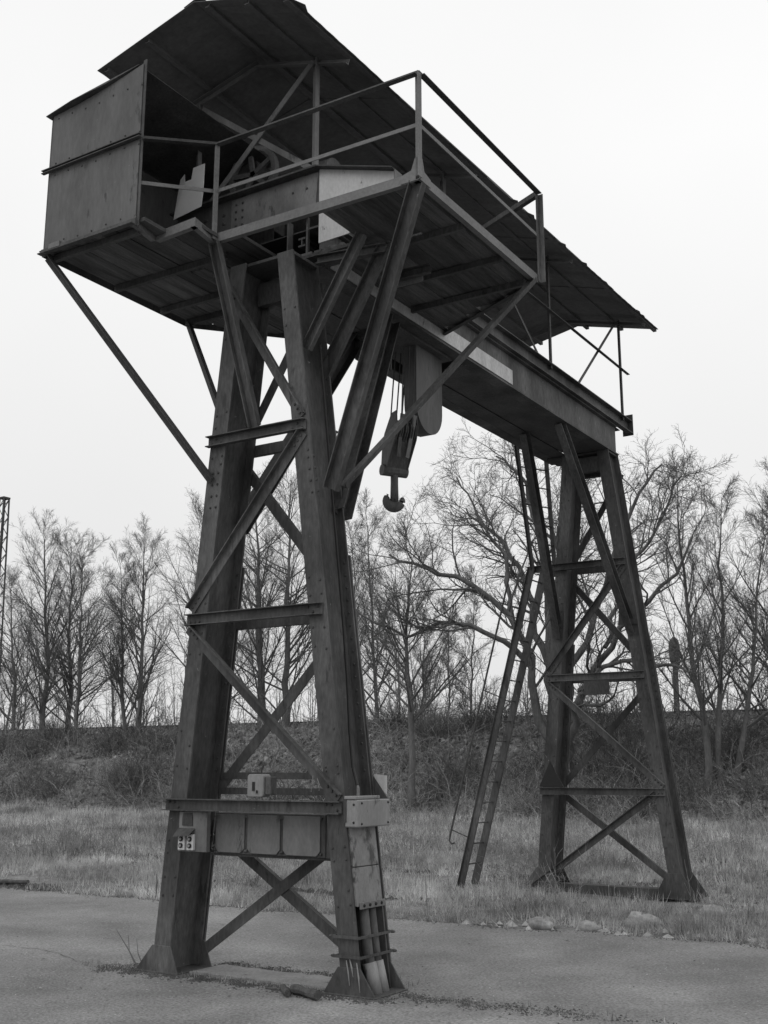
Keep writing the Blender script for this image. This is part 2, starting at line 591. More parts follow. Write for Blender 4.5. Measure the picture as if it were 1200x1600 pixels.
# main girders: plate webs with flanges, stiffeners, and the upper beams carrying the walkway
for side, xw in ((1, -0.68), (-1, -1.66)):
    g = MB()
    ya = 0.44
    g.box((xw - 0.006, ya, 6.056), (xw + 0.006, 7.83, 6.44))
    gir = g.build("main_girder", M_STEEL, crane)
    g = MB()
    xa, xb = (xw - 0.13, xw + 0.035) if side > 0 else (xw - 0.035, xw + 0.13)
    g.box((xa, ya, 6.034), (xb, 7.86, 6.054))
    g.build("bottom_flange", M_STEEL, gir)
    g = MB()
    g.box((xa, ya, 6.442), (xb + 0.02, 7.80, 6.462))
    g.build("top_flange", M_STEEL, gir)
    u = MB()
    xo = xw + 0.022 * side
    u.bar((xo, ya, 6.562), (xo, 8.30, 6.562), csec(0.195, 0.085, 0.012), (side, 0, 0))
    u.build("upper_beam", M_STEEL, crane)
    for yy in np.linspace(1.2, 7.2, 6):
        s_ = MB()
        s_.box((min(xw - side * 0.007, xw - side * 0.10), yy, 6.058), (max(xw - side * 0.007, xw - side * 0.10), yy + 0.012, 6.438))
        s_.build("stiffener", M_DARK, gir)
    e = MB()
    e.box((xo - 0.07, 8.302, 6.44), (xo + 0.09, 8.316, 6.76))
    e.build("end_plate", M_DARK, crane)
for yy in np.linspace(1.0, 7.3, 8):
    b = MB()
    b.bar((-1.645, yy, 6.20), (-0.695, yy, 6.20), csec(0.22, 0.07, 0.01), (0, 1, 0))
    b.build("tie_beam", M_DARK, crane)
for xx in (-1.42, -0.93):                     # trolley rails between the girders
    b = MB()
    b.bar((xx, 0.5, 6.33), (xx, 7.7, 6.33), isec(0.08, 0.09), (0, 0, 1))
    b.build("trolley_rail", M_DARK, crane)
b = MB()
b.box((-1.60, 0.50, 6.475), (-0.70, 8.1, 6.487))
b.build("deck_plate", M_DARK, crane)
for (x0, x1, y0_, y1_, dz) in ((-1.53, -1.30, 3.4, 7.83, 0.0), (-1.295, -1.05, 3.6, 7.80, 0.012), (-1.045, -0.815, 3.4, 7.83, 0.003), (-1.53, -1.2, 0.45, 1.9, 0.0), (-1.195, -0.815, 0.45, 1.9, 0.010)):
    b = MB()
    b.box((x0, y0_, 6.037 + dz), (x1, y1_, 6.045 + dz))
    b.build("soffit_plate", M_DARK, crane)
# pale painted board on the right girder, near-end plate girder, pale tapered bracket
b = MB()
b.box((-0.672, 0.60, 6.085), (-0.662, 4.40, 6.265))
b.build("painted_board", M_SIGN, crane)
eb = MB()
eb.box((-2.42, 0.43, 6.62), (-0.70, 0.445, 7.00))
end = eb.build("end_beam", M_CABIN, crane)
b = MB()
b.box((-2.46, 0.345, 7.002), (-0.68, 0.50, 7.020)).box((-2.30, 0.40, 6.60), (-1.66, 0.46, 6.618))
b.build("beam_flange", M_STEEL, end)
b = MB()
b.plate([(-1.72, 0.418, 6.58), (-1.08, 0.418, 6.58), (-0.72, 0.418, 6.60), (-0.70, 0.418, 6.98), (-1.72, 0.418, 6.98)], (0, 0.011, 0))
b.build("web_plate", M_BOX2, end)
b = MB()
b.box((-1.045, 0.425, 6.20), (-1.03, 0.50, 6.578)).box((-0.86, 0.47, 6.20), (-0.84, 0.50, 6.59))
b.build("stiffener", M_DARK, end)
for xx in (-1.66, -1.58):
    for zz in np.linspace(6.62, 6.92, 5):
        rivets.dome((xx, 0.4175, zz), (0, -1, 0), 0.015, 0.009)
for xx in (-2.05, -1.93, -1.82):
    for zz in (6.68, 6.77, 6.86):
        rivets.dome((xx, 0.4295, zz), (0, -1, 0), 0.022, 0.012)
for xx in (-1.5, -1.35, -1.1, -0.98, -0.82):
    rivets.dome((xx, 0.4175, 6.61 if xx < -1 else 6.85), (0, -1, 0), 0.014, 0.009)
b = MB()
b.plate([(-0.685, 0.425, 6.27), (-0.685, 0.425, 7.015), (0.13, 0.425, 6.745), (0.15, 0.425, 6.60), (-0.36, 0.425, 6.28)], (0, 0.012, 0))
b.build("bracket_plate", M_PALE, crane)
b = MB()
b.bar((-0.70, 0.40, 7.020), (0.14, 0.40, 6.752), rect(0.10, 0.012), (0.3, 0, 1))
b.build("bracket_flange", M_DARK, crane)
b = MB()
b.box((0.135, 0.40, 6.60), (0.147, 0.52, 6.75))
b.build("bracket_lug", M_EDGE, crane)

# ------------------------------------------------------------------ platform round the near tower
ZP = 6.15
plat = thing("platform", (-0.9, 0.5, ZP), parent=crane)


def near_y(x): return -0.87 if x < -1.69 else (-0.57 if x < -1.29 else -0.25)


def far_y(x):
    if x > -0.70: return lerp(2.73, 2.02, (x + 0.70) / 1.45)
    if x > -1.67: return 2.73
    if x > -2.18: return lerp(1.84, 2.35, (x + 2.18) / 0.51)
    return lerp(1.10, 1.84, (x + 2.83) / 0.65)


pr = random.Random(11)
x = -2.80
while x < 0.72:
    wd = min(pr.uniform(0.155, 0.20), 0.745 - x)
    xm = x + wd / 2
    segs = [(near_y(xm), far_y(xm))]
    if -1.05 < xm < -0.19: segs = [(0.46 + pr.uniform(-.03, .05), far_y(xm))]
    elif -2.02 < xm < -1.82: segs = [(near_y(xm), 0.07), (0.165, far_y(xm))]       # a gap where the sky shows
    elif pr.random() < 0.5:
        c = pr.uniform(0.5, 1.2)
        segs = [(near_y(xm), c), (c + 0.012, far_y(xm))]
    for a, b_ in segs:
        m = MB()
        dz = pr.uniform(0, 0.012)
        j0, j1 = pr.uniform(-.015, .02), pr.uniform(-.04, .06)
        m.box((x, a + j0, ZP + 0.035 + dz), (x + wd - pr.uniform(0.004, 0.012), b_ + j1, ZP + 0.068 + dz))
        m.build("plank", M_PLANK, plat)
    x += wd
for (yy, x0, x1) in ((-0.80, -2.79, -1.72), (-0.02, -2.79, -1.40), (0.62, -2.79, -1.72), (1.00, -2.79, -1.72), (0.62, -0.35, 0.70), (1.35, -0.62, 0.70), (1.95, -0.62, 0.66)):
    m = MB()
    m.bar((x0, yy, ZP + 0.005), (x1, yy, ZP + 0.005), csec(0.058, 0.04, 0.007), (0, 1, 0))
    m.build("joist", M_DARK, plat)
for (p0, p1) in (((-0.97, 0.50, 6.10), (0.05, 0.50, 6.075)), ((-0.60, 0.30, 6.02), (0.05, 0.42, 6.02)), ((-0.2, 1.0, 6.04), (0.15, 1.02, 6.04))):
    m = MB()
    m.bar(p0, p1, csec(0.085, 0.05, 0.008), (0, -1, 0))
    m.build("joist", M_STEEL, plat)
b = MB()
b.box((-0.22, 1.02, 5.95), (0.06, 1.03, 6.10))
b.build("hanger_plate", M_EDGE, plat)
for (x0, x1, yy, wd, zz) in ((-1.02, -0.25, 0.33, 0.10, 6.10), (-0.85, -0.12, 0.44, 0.09, 6.085)):
    m = MB()
    m.box((x0, yy, zz), (x1, yy + wd, zz + 0.03))
    m.build("plank", M_PLANK, plat)
edge = [(-1.66, -0.90), (-1.73, -0.575), (-1.25, -0.605), (-1.31, -0.275), (0.765, -0.25), (0.755, 2.03), (-0.66, 2.74)]
for (p, q) in zip(edge, edge[1:]):
    m = MB()
    m.bar((p[0], p[1], ZP + 0.04), (q[0], q[1], ZP + 0.04), lsec(0.082, 0.05, 0.008, -1), (-(q[1] - p[1]), q[0] - p[0], 0))
    m.build("edge_strip", M_EDGE if q[0] > -0.6 or q[1] < 2 else M_DARK, plat)
ledge = [(-2.83, -0.88), (-2.84, 1.11), (-2.18, 1.86), (-1.69, 2.35)]
for (p, q) in zip(ledge, ledge[1:]):
    m = MB()
    m.bar((p[0], p[1], ZP + 0.035), (q[0], q[1], ZP + 0.035), lsec(0.07, 0.05, 0.008, 1), (-(q[1] - p[1]), q[0] - p[0], 0))
    m.build("edge_strip", M_DARK, plat)
# corner gusset at the outer near corner
m = MB()
m.plate([(0.60, -0.258, ZP + 0.005), (0.775, -0.258, ZP + 0.005), (0.775, -0.258, ZP + 0.20), (0.735, -0.258, ZP + 0.20), (0.70, -0.258, ZP + 0.10), (0.60, -0.258, ZP + 0.075)], (0, 0.006, 0))
m.plate([(0.772, -0.25, ZP + 0.005), (0.772, -0.08, ZP + 0.005), (0.772, -0.08, ZP + 0.075), (0.772, -0.18, ZP + 0.10), (0.772, -0.21, ZP + 0.20), (0.772, -0.25, ZP + 0.20)], (0.006, 0, 0))
m.build("corner_gusset", M_EDGE, plat)

# raking struts under the platform
for (p0, p1, pf, hint, mt) in (
        ((-0.27, 0.10, 3.84), (0.745, -0.20, 6.15), csec(0.135, 0.06, 0.009), (0, -1, 0), M_STEEL),
        ((-0.24, 0.20, 3.88), (0.735, 1.96, 6.15), lsec(0.085, 0.05, 0.009), (0, -1, 0), M_STEEL),
        ((-1.47, -0.02, 4.05), (-2.80, -0.84, 6.15), lsec(0.075, 0.06, 0.009), (0, -1, 0), M_DARK),
        ((-1.47, 0.30, 4.35), (-2.79, 1.06, 6.15), lsec(0.075, 0.06, 0.009), (0, -1, 0), M_DARK),
        ((-0.98, -0.03, 4.46), (-1.31, -0.25, 6.15), csec(0.10, 0.06, 0.009), (0, -1, 0), M_STEEL),
        ((-0.56, 0.12, 5.12), (0.0, 0.12, 6.04), csec(0.10, 0.05, 0.009), (0, -1, 0), M_DARK),
        ((-0.60, 0.42, 4.95), (0.04, 0.42, 6.04), csec(0.13, 0.05, 0.009), (0, -1, 0), M_DARK)):
    m = MB()
    m.bar(p0, p1, pf, hint)
    m.build("raking_strut", mt, crane)
# hand rails
hr = thing("handrail", (0.2, 0.8, ZP), parent=crane)
ZR, ZM = 7.10, 6.64
for (px_, py_) in ((-1.31, -0.28), (0.77, -0.25), (0.76, 2.04)):
    m = MB()
    m.bar((px_, py_, ZP + 0.01), (px_, py_, ZR - 0.02), lsec(0.055, 0.055, 0.008), (0, -1, 0) if py_ < 1 else (1, 0, 0))
    m.build("post", M_EDGE if py_ < 1 else M_STEEL, hr)
rp = [(-1.66, -0.88), (-1.31, -0.28), (0.77, -0.25), (0.76, 2.04), (-0.10, 2.45)]
for k, (p, q) in enumerate(zip(rp, rp[1:])):
    z0 = 6.97 if k == 0 else ZR
    zz0, zz1 = (6.97, ZR) if k == 0 else (ZR, ZR)
    m = MB()
    nrm = (q[1] - p[1], -(q[0] - p[0]), 0)
    m.bar((p[0], p[1], zz0), (q[0], q[1], zz1), lsec(0.05, 0.055, 0.008, 1), nrm)
    m.build("top_rail", M_DARK if k != 3 else M_STEEL, hr)
    if k < 3:
        m = MB()
        m.bar((p[0], p[1], 6.55 if k == 0 else ZM), (q[0], q[1], ZM), rect(0.034, 0.008), nrm)
        m.build("mid_rail", M_EDGE, hr)

# cabin at the near left corner
cab = thing("cabin", (-2.2, 0.0, ZP), parent=crane)
ch = random.Random(5)
for (z0, z1, nm) in ((6.20, 6.962, 1), (6.995, 7.60, 2)):
    m = MB()
    top = [(-1.665, -0.895, z1), (-2.79, -0.895, z1 - (0.045 if nm == 2 else 0))] if nm == 1 else \
        [(-1.665, -0.895, 7.70), (-2.10, -0.895, 7.62), (-2.45, -0.895, 7.575), (-2.79, -0.895, 7.55)]
    m.plate([(-2.79, -0.895, z0), (-1.665, -0.895, z0)] + top, (0, 0.006, 0))
    m.build("front_panel", M_CABIN, cab)
m = MB()
m.box((-2.80, -0.88, 6.20), (-2.794, 1.03, 7.55))
m.build("side_panel", M_CABIN, cab)
m = MB()
m.box((-2.74, 1.085, 6.24), (-1.72, 1.091, 7.6))
m.build("back_panel", M_DARK, cab)
m = MB()
m.plate([(-2.86, -0.93, 7.553), (-2.5, -0.96, 7.58), (-2.1, -0.93, 7.63), (-1.72, -0.90, 7.705), (-1.72, 1.1, 7.705), (-2.84, 1.1, 7.55)], (0, 0, 0.006))
m.build("cabin_roof", M_DARK, cab)
for (p, q, pf, mt) in (((-2.86, -0.905, 6.978), (-1.63, -0.905, 6.978), csec(0.035, 0.035, 0.008), M_DARK),
                       ((-2.82, -0.902, 6.175), (-1.655, -0.902, 6.175), lsec(0.06, 0.05, 0.008), M_STEEL)):
    m = MB()
    m.bar(p, q, pf, (0, -1, 0))
    m.build("frame_angle", mt, cab)
for xx in (-2.80, -1.655):
    m = MB()
    m.bar((xx, -0.885, 6.14), (xx, -0.885, 7.56 if xx < -2 else 7.74), lsec(0.04, 0.04, 0.006), (0, 1, 0))
    m.build("frame_angle", M_STEEL, cab)
m = MB()
m.box((-2.72, -0.915, 6.185), (-2.58, -0.899, 6.235))
m.build("latch_plate", M_EDGE, cab)

m = MB()
for zz in (6.24, 6.92, 7.04, 7.50):
    for xx in np.arange(-2.72, -1.66, 0.175):
        m.dome((xx, -0.8955, zz + 0.01 * math.sin(9 * xx)), (0, -1, 0), 0.010, 0.007)
m.build("rivets", M_DARK, cab, kind="stuff")

# pale torn sheet and the winch inside
m = MB()
m.plate([(-2.22, 0.15, 6.80), (-1.87, 0.15, 6.845), (-1.85, 0.15, 7.0), (-1.845, 0.15, 7.29), (-1.99, 0.15, 7.285), (-2.01, 0.15, 7.17), (-2.09, 0.15, 7.165),
         (-2.10, 0.15, 7.25), (-2.17, 0.17, 7.22), (-2.19, 0.20, 7.12)], (0, 0.004, 0))
m.build("torn_sheet", M_TORN, crane)
win = thing("winch", (-1.7, 1.0, 7.0), parent=crane)
m = MB()
m.tube([(-2.05, 1.0, 7.30), (-0.9, 1.0, 7.30)], 0.16, 20)
m.build("drum", M_STEEL, win, smooth=False)
for (xx, rr_, mt) in ((-2.05, 0.30, M_EDGE),):
    yy, zc = 0.80, 7.48
    m = MB()
    n = 28
    for k in range(n):
        a0, a1 = 2 * math.pi * k / n, 2 * math.pi * (k + 1) / n
        pts = [(xx + 0.25 + r_ * math.cos(a), yy, zc + r_ * math.sin(a)) for r_, a in ((rr_ - .05, a0), (rr_, a0), (rr_, a1), (rr_ - .05, a1))]
        m.plate(pts, (0, 0.07, 0))
    wh = m.build("gear_wheel", mt, win)
    for k in range(5):
        a = 0.5 + 2 * math.pi * k / 5
        m = MB()
        m.bar((xx + 0.25, yy + .03, zc), (xx + 0.25 + (rr_ - .03) * math.cos(a), yy + .03, zc + (rr_ - .03) * math.sin(a)), rect(0.05, 0.03), (0, 1, 0))
        m.build("spoke", mt, wh)
m = MB()
m.tube([(-1.95, 0.9, 7.6), (-1.95, 1.5, 7.6)], 0.15, 18)
m.box((-2.3, 0.85, 7.1), (-1.9, 1.5, 7.5))
m.build("motor", M_STEEL, win)
m = MB()
m.box((-2.35, 0.7, 7.03), (-0.85, 0.78, 7.12)).box((-2.35, 1.5, 7.03), (-0.85, 1.58, 7.12))
m.build("winch_frame", M_DARK, win)
m = MB()
m.box((-2.30, 1.60, 6.49), (-0.72, 1.615, 7.35)).box((-2.30, 0.5, 6.49), (-2.285, 1.6, 7.10))
m.build("guard_plate", M_DARK, win)

# roof on posts
for (xx, yy) in ((-0.75, 0.45), (-2.19, 0.45), (-0.75, 2.9), (-2.19, 2.9), (-2.19, 5.45), (-2.19, 8.02)):
    m = MB()
    m.bar((xx, yy, 7.02 if yy < 1 else 6.66), (xx, yy, 8.17), lsec(0.07, 0.06, 0.008), (0, -1, 0))
    m.build("roof_post", M_BOX2, crane)
for yy in (5.46, 8.03):
    m = MB()
    m.bar((-0.62, yy, 6.60), (-0.62, yy, 8.16), lsec(0.042, 0.042, 0.007), (0, -1, 0))
    m.build("roof_post", M_DARK, crane)
for (p, q, ht) in (((-2.19, 0.425, 8.15), (-0.76, 0.425, 7.03), (0, -1, 0)), ((-0.76, 0.405, 8.15), (-1.98, 0.405, 7.03), (0, -1, 0)),
                   ((-0.63, 7.9, 8.07), (-0.63, 6.36, 6.66), (1, 0, 0)), ((-0.60, 4.35, 7.10), (-0.60, 5.02, 6.66), (1, 0, 0)),
                   ((-2.19, 7.9, 8.07), (-2.19, 6.2, 6.66), (1, 0, 0))):
    m = MB()
    m.bar(p, q, rect(0.055 if p[1] < 1 else 0.04, 0.01), ht)
    m.build("roof_brace", M_BOX2 if p[1] < 1 else M_DARK, crane)
for (xx, z_) in ((-0.60, 7.385), (-2.2, 7.385)):
    m = MB()
    m.bar((xx, 2.9, z_), (xx, 8.25, z_), lsec(0.045, 0.045, 0.007), (1 if xx > -1 else -1, 0, 0))
    m.build("guard_rail", M_DARK, crane)
roof = thing("roof", (-1.45, 4.0, 8.1), parent=crane)
RY0, RY1 = -0.52, 8.50
ZRD, XR = 8.46, -1.45


def roof_line(y):
    t = (y - RY0) / (RY1 - RY0)
    return dict(r=(XR, lerp(8.47, 8.40, t)), e=(lerp(-0.37, -0.16, t), lerp(8.11, 8.075, t) - 0.03 * math.sin(math.pi * t)), l=(lerp(-2.67, -2.72, t), lerp(8.20, 8.13, t)))


ns = 10
for k in range(ns):
    ya, yb_ = RY0 + (RY1 - RY0) * k / ns, RY0 + (RY1 - RY0) * (k + 1) / ns + 0.05
    if k == ns - 1: yb_ = RY1
    a, b_ = roof_line(ya), roof_line(min(yb_, RY1))
    for s_, key in ((1, 'e'), (-1, 'l')):
        dz = 0.004 + 0.0065 * (k % 2)
        j = [ch.uniform(-.006, .006) for _ in range(6)]
        m = MB()
        # five shallow ribs across the sheet
        prof = []
        nr = 10
        va, vb = [], []
        for i_ in range(nr + 1):
            t = i_ / nr
            yy = lerp(ya, yb_, t)
            L_ = roof_line(min(yy, RY1))
            rib = 0.004 * (i_ % 2)
            r0 = (L_['r'][0] + (0.001 if s_ > 0 else -0.001), yy, L_['r'][1] + dz + rib)
            ex = L_[key][0] + s_ * (j[0] + (0.05 * ch.random() * (ch.random() < .12)))
            e0_ = (ex, yy, L_[key][1] + dz + rib + j[1] * 0.6)
            va.append(r0)
            vb.append(e0_)
        n_ = nr + 1
        vs = va + vb + [(p[0], p[1], p[2] + 0.006) for p in va] + [(p[0], p[1], p[2] + 0.006) for p in vb]
        fs = []
        for i_ in range(nr):
            fs += [(i_, i_ + 1, n_ + i_ + 1, n_ + i_), (2 * n_ + i_ + 1, 2 * n_ + i_, 3 * n_ + i_, 3 * n_ + i_ + 1),
                   (n_ + i_, n_ + i_ + 1, 3 * n_ + i_ + 1, 3 * n_ + i_), (i_ + 1, i_, 2 * n_ + i_, 2 * n_ + i_ + 1)]
        fs += [(0, n_, 3 * n_, 2 * n_), (n_ - 1, 2 * n_ + n_ - 1, 3 * n_ + n_ - 1, n_ + n_ - 1)]
        m.add(vs, fs)
        m.build("roof_sheet", M_ROOF, roof)
a, b_ = roof_line(RY0), roof_line(RY1)
for s_ in (1, -1):
    m = MB()
    m.plate([(XR, RY0, a['r'][1] + 0.026), (XR, RY1, b_['r'][1] + 0.026), (XR + s_ * 0.12, RY1, b_['r'][1] - 0.008), (XR + s_ * 0.12, RY0, a['r'][1] - 0.008)], (0, 0, 0.005))
    m.build("ridge_cap", M_ROOF, roof)
for (f_, key) in ((0.12, 'e'), (0.55, 'e'), (0.95, 'e'), (0.5, 'l'), (0.93, 'l')):
    a, b_ = roof_line(RY0), roof_line(RY1)
    p = (lerp(a['r'][0], a[key][0], f_), RY0 + 0.04, lerp(a['r'][1], a[key][1], f_) - 0.028)
    q = (lerp(b_['r'][0], b_[key][0], f_), RY1 + 0.02, lerp(b_['r'][1], b_[key][1], f_) - 0.028)
    m = MB()
    m.bar(p, q, lsec(0.05, 0.05, 0.007), (0, 0, 1))
    m.build("purlin", M_ROOF, roof)
for yy in (0.45, 2.9, 5.45, 8.02):
    a = roof_line(yy)
    for key in ('e', 'l'):
        m = MB()
        m.bar((a['r'][0], yy, a['r'][1] - 0.085), (a[key][0] * 0.97 + XR * 0.03, yy, a[key][1] - 0.07), lsec(0.055, 0.05, 0.007), (0, -1, 0))
        m.build("rafter", M_ROOF, roof)

rivets.build("rivets", M_DARK, crane, kind="stuff")

# ------------------------------------------------------------------ fittings on the near tower
cc = thing("resistor_box", (-0.85, 0.2, 0.94), parent=crane)
m = MB()
m.box((-1.40, 0.09, 0.945), (-0.30, 0.32, 1.265))
m.build("housing", M_DARK, cc, 0.004)
for (x0, x1) in ((-1.385, -1.085), (-1.055, -0.730), (-0.700, -0.345)):
    c = 0.035
    m = MB()
    m.plate([(x0 + c, 0.078, 0.955), (x1 - c, 0.078, 0.955), (x1, 0.078, 0.955 + c), (x1, 0.078, 1.252), (x0, 0.078, 1.252), (x0, 0.078, 0.955 + c)], (0, 0.011, 0))
    cv = m.build("cover", M_BOX2, cc, 0.003)
    m = MB()
    for px_ in (x0 - 0.008, x1 + 0.008):
        for pz in (0.975, 1.235):
            m.dome((px_, 0.089, pz), (0, -1, 0), 0.013, 0.016)
    m.build("bolts", M_DARK, cv)
m = MB()
m.box((-1.46, 0.12, 0.925), (-0.20, 0.28, 0.944))
m.build("support_angle", M_DARK, crane)
m = MB()
m.box((-0.30, 0.10, 0.945), (-0.17, 0.30, 1.27))
m.build("side_plate", M_DARK, crane)
m = MB()                                        # torn cables at the left of the box
m.tube([(-1.47, 0.15, 1.20), (-1.44, 0.10, 1.12), (-1.40, 0.06, 1.06), (-1.42, 0.05, 0.99)], 0.010, 6)
m.tube([(-1.47, 0.18, 1.0), (-1.43, 0.08, 0.98), (-1.39, 0.05, 0.965)], 0.012, 6)
m.build("cable", M_BLACK, crane)
m = MB()
m.plate([(-1.455, 0.10, 1.075), (-1.415, 0.10, 1.085), (-1.445, 0.10, 1.12)], (0, 0.004, 0))
m.build("torn_plate", M_WHITE, crane)
for z_ in (1.43, 1.555):
    m = MB()
    m.bar((-1.62, 0.405, z_), (-0.24, 0.405, z_), rect(0.055, 0.01), (0, 1, 0))
    m.build("mounting_bar", M_DARK, crane)
sw = thing("switch_box", (-0.97, 0.12, 1.39), parent=crane)
m = MB()
m.plate([(-1.055, 0.06, 1.405), (-1.04, 0.06, 1.39), (-0.905, 0.06, 1.39), (-0.89, 0.06, 1.405), (-0.89, 0.06, 1.555), (-0.905, 0.06, 1.57), (-1.04, 0.06, 1.57), (-1.055, 0.06, 1.555)], (0, 0.10, 0))
m.build("case", M_BOX, sw, 0.006)
m = MB()
m.box((-1.0, 0.055, 1.44), (-0.975, 0.0595, 1.51)).box((-0.955, 0.05, 1.42), (-0.945, 0.0595, 1.445))
m.build("handle", M_BLACK, sw)
m = MB()
m.tube([(-0.95, 0.11, 1.57), (-0.95, 0.11, 1.61), (-0.93, 0.11, 1.64), (-0.95, 0.11, 1.67), (-0.975, 0.11, 1.64)], 0.009, 6)
m.build("cable_gland", M_DARK, sw)
m = MB()
m.box((-0.888, 0.08, 1.41), (-0.83, 0.16, 1.55))
m.build("side_case", M_BOX2, sw, 0.005)

bp_ = thing("push_button_station", (-1.57, 0.0, 0.97), parent=crane)
m = MB()
m.box((-1.70, -0.012, 0.955), (-1.40, 0.035, 1.268))
m.build("back_board", M_BOX2, bp_, 0.003)
m = MB()
m.plate([(-1.705, -0.013, 1.135), (-1.525, -0.013, 1.135), (-1.525, -0.085, 1.085), (-1.70, -0.085, 1.070)], (0, 0.002, 0.006))
m.build("hood", M_STEEL, bp_)
m = MB()
m.plate([(-1.66, -0.02, 1.16), (-1.55, -0.02, 1.16), (-1.55, -0.02, 1.22), (-1.56, -0.02, 1.26), (-1.65, -0.02, 1.26), (-1.66, -0.02, 1.22)], (0, 0.007, 0))
m.build("bracket", M_DARK, bp_)
for x0 in (-1.682, -1.588):
    m = MB()
    m.box((x0, -0.040, 0.968), (x0 + 0.072, -0.013, 1.092))
    pl_ = m.build("button_plate", M_WHITE, bp_, 0.003)
    for z_ in (1.003, 1.055):
        m = MB()
        m.tube([(x0 + 0.036, -0.0405, z_), (x0 + 0.036, -0.050, z_)], 0.020, 12)
        m.build("button", M_BLACK, pl_)
        m = MB()
        m.tube([(x0 + 0.036, -0.0502, z_), (x0 + 0.036, -0.056, z_)], 0.011, 10)
        m.build("button_cap", M_BOX, pl_)

jb = thing("junction_box", (0.0, 0.2, 1.18), parent=crane)
m = MB()
m.box((-0.040, -0.035, 1.185), (0.075, 0.425, 1.385))
m.build("case", M_BOX, jb, 0.008)
m = MB()
m.box((-0.045, -0.040, 1.388), (0.060, 0.30, 1.412))
m.build("lid", M_BOX, jb, 0.004)
m = MB()
m.tube([(-0.01, 0.10, 1.412), (-0.01, 0.10, 1.47), (-0.015, 0.10, 1.49)], [0.014, 0.012, 0.006], 8)
m.build("cable_gland", M_EDGE, jb)
m = MB()
m.box((-0.046, -0.041, 1.22), (-0.025, 0.0, 1.385))
m.build("clip", M_DARK, jb)
for z0, z1 in ((0.90, 1.183), (0.62, 0.895)):
    m = MB()
    zc = (z0 + z1) / 2
    m.prism([(-0.075, 0.022), (0.022, 0.022), (0.030, 0.05), (0.030, 0.35), (-0.075, 0.37)], (xr(z0), 0, z0), (xr(z1), 0, z1), (1, 0, 0), (0, 1, 0))
    m.build("cable_cover", M_PEEL, crane, 0.004)
m = MB()
m.box((xr(.63) + 0.0305, 0.03, 0.60), (xr(.63) + 0.040, 0.37, 0.65))
fl = m.build("cover_flange", M_BOX2, crane, 0.003)
m = MB()
for yy in (0.08, 0.16, 0.24, 0.32):
    m.dome((xr(.63) + 0.040, yy, 0.625), (1, 0, 0), 0.014, 0.010)
m.build("bolts", M_BLACK, fl)
for yy, r_ in ((0.15, 0.040), (0.255, 0.036)):
    m = MB()
    m.tube([(xr(.66) - 0.02, yy, .66), (xr(0.3) - 0.015, yy, .30), (xr(0) + 0.005, yy + 0.01, 0.0)], r_, 12)
    pp = m.build("conduit", M_STEEL, crane, smooth=True)
    m = MB()
    m.tube([(xr(.22) - 0.012, yy + 0.003, .22), (xr(0) + 0.012, yy + 0.012, 0.0)], r_ + 0.012, 12)
    m.build("sleeve", M_BOX, pp, smooth=True)
for z_ in (0.265, 0.40):
    a0, a1 = xr(z_) - FW - 0.03, xr(z_) + 0.04
    m = MB()
    m.box((a0, -0.030, z_), (a1, -0.019, z_ + 0.02)).box((a0, 0.415, z_), (a1, 0.426, z_ + 0.02))
    m.box((a1 - 0.011, -0.0185, z_ + .001), (a1, 0.4145, z_ + 0.019)).box((a0, -0.0185, z_ + .001), (a0 + 0.011, 0.4145, z_ + 0.019))
    m.dome((a0 - 0.001, -0.02, z_ + 0.01), (-1, 0, 0), 0.014, 0.025)
    m.dome((a1 + 0.001, 0.42, z_ + 0.01), (1, 0, 0), 0.014, 0.025)
    m.build("strap", M_DARK, crane)
m = MB()
m.plate([(-0.10, 0.46, 1.43), (0.02, 0.46, 1.42), (0.02, 0.46, 1.56), (-0.10, 0.46, 1.57)], (0, 0.006, 0))
m.build("pale_plate", M_PALE, crane)
m = MB()
m.plate([(-0.13, 0.44, 1.60), (0.045, 0.44, 1.38), (-0.13, 0.44, 1.38)], (0, 0.01, 0))
m.build("gusset_plate", M_DARK, crane)
m = MB()
m.tube([(-0.34, -0.03, 1.56), (-0.32, -0.06, 1.50), (-0.335, -0.06, 1.44)], 0.004, 5)
m.tube([(-0.30, -0.03, 1.54), (-0.25, -0.07, 1.49), (-0.26, -0.06, 1.45)], 0.004, 5)
m.build("loose_wire", M_EDGE, crane)
# white smears of mastic on the right foot plate
m = MB()
for (x0, z0, ln) in ((-0.03, 0.25, 0.17), (0.0, 0.26, 0.12), (0.06, 0.24, 0.20)):
    m.tube([(x0, -0.016, z0), (x0 + 0.02, -0.018, z0 - ln * .5), (x0 + 0.03, -0.016, z0 - ln)], [0.004, 0.007, 0.002], 6)
m.build("paint_smear", M_BOX, crane)

m = MB()
for yy in (0.02, 0.39):
    for zz in (1.21, 1.36):
        m.dome((0.0752, yy, zz), (1, 0, 0), 0.010, 0.008)
for zz in (1.22, 1.35):
    m.dome((0.04, -0.0352, zz), (0, -1, 0), 0.010, 0.008)
m.build("screws", M_BLACK, jb, kind="stuff")
m = MB()
m.tube([(-0.03, 0.12, 1.49), (-0.10, 0.16, 1.62), (-0.16, 0.20, 1.9), (-0.20, 0.22, 2.3), (-0.26, 0.24, 2.8), (-0.40, 0.25, 4.0), (-0.53, 0.25, 5.2)], 0.011, 6)
m.build("cable", M_BLACK, crane)

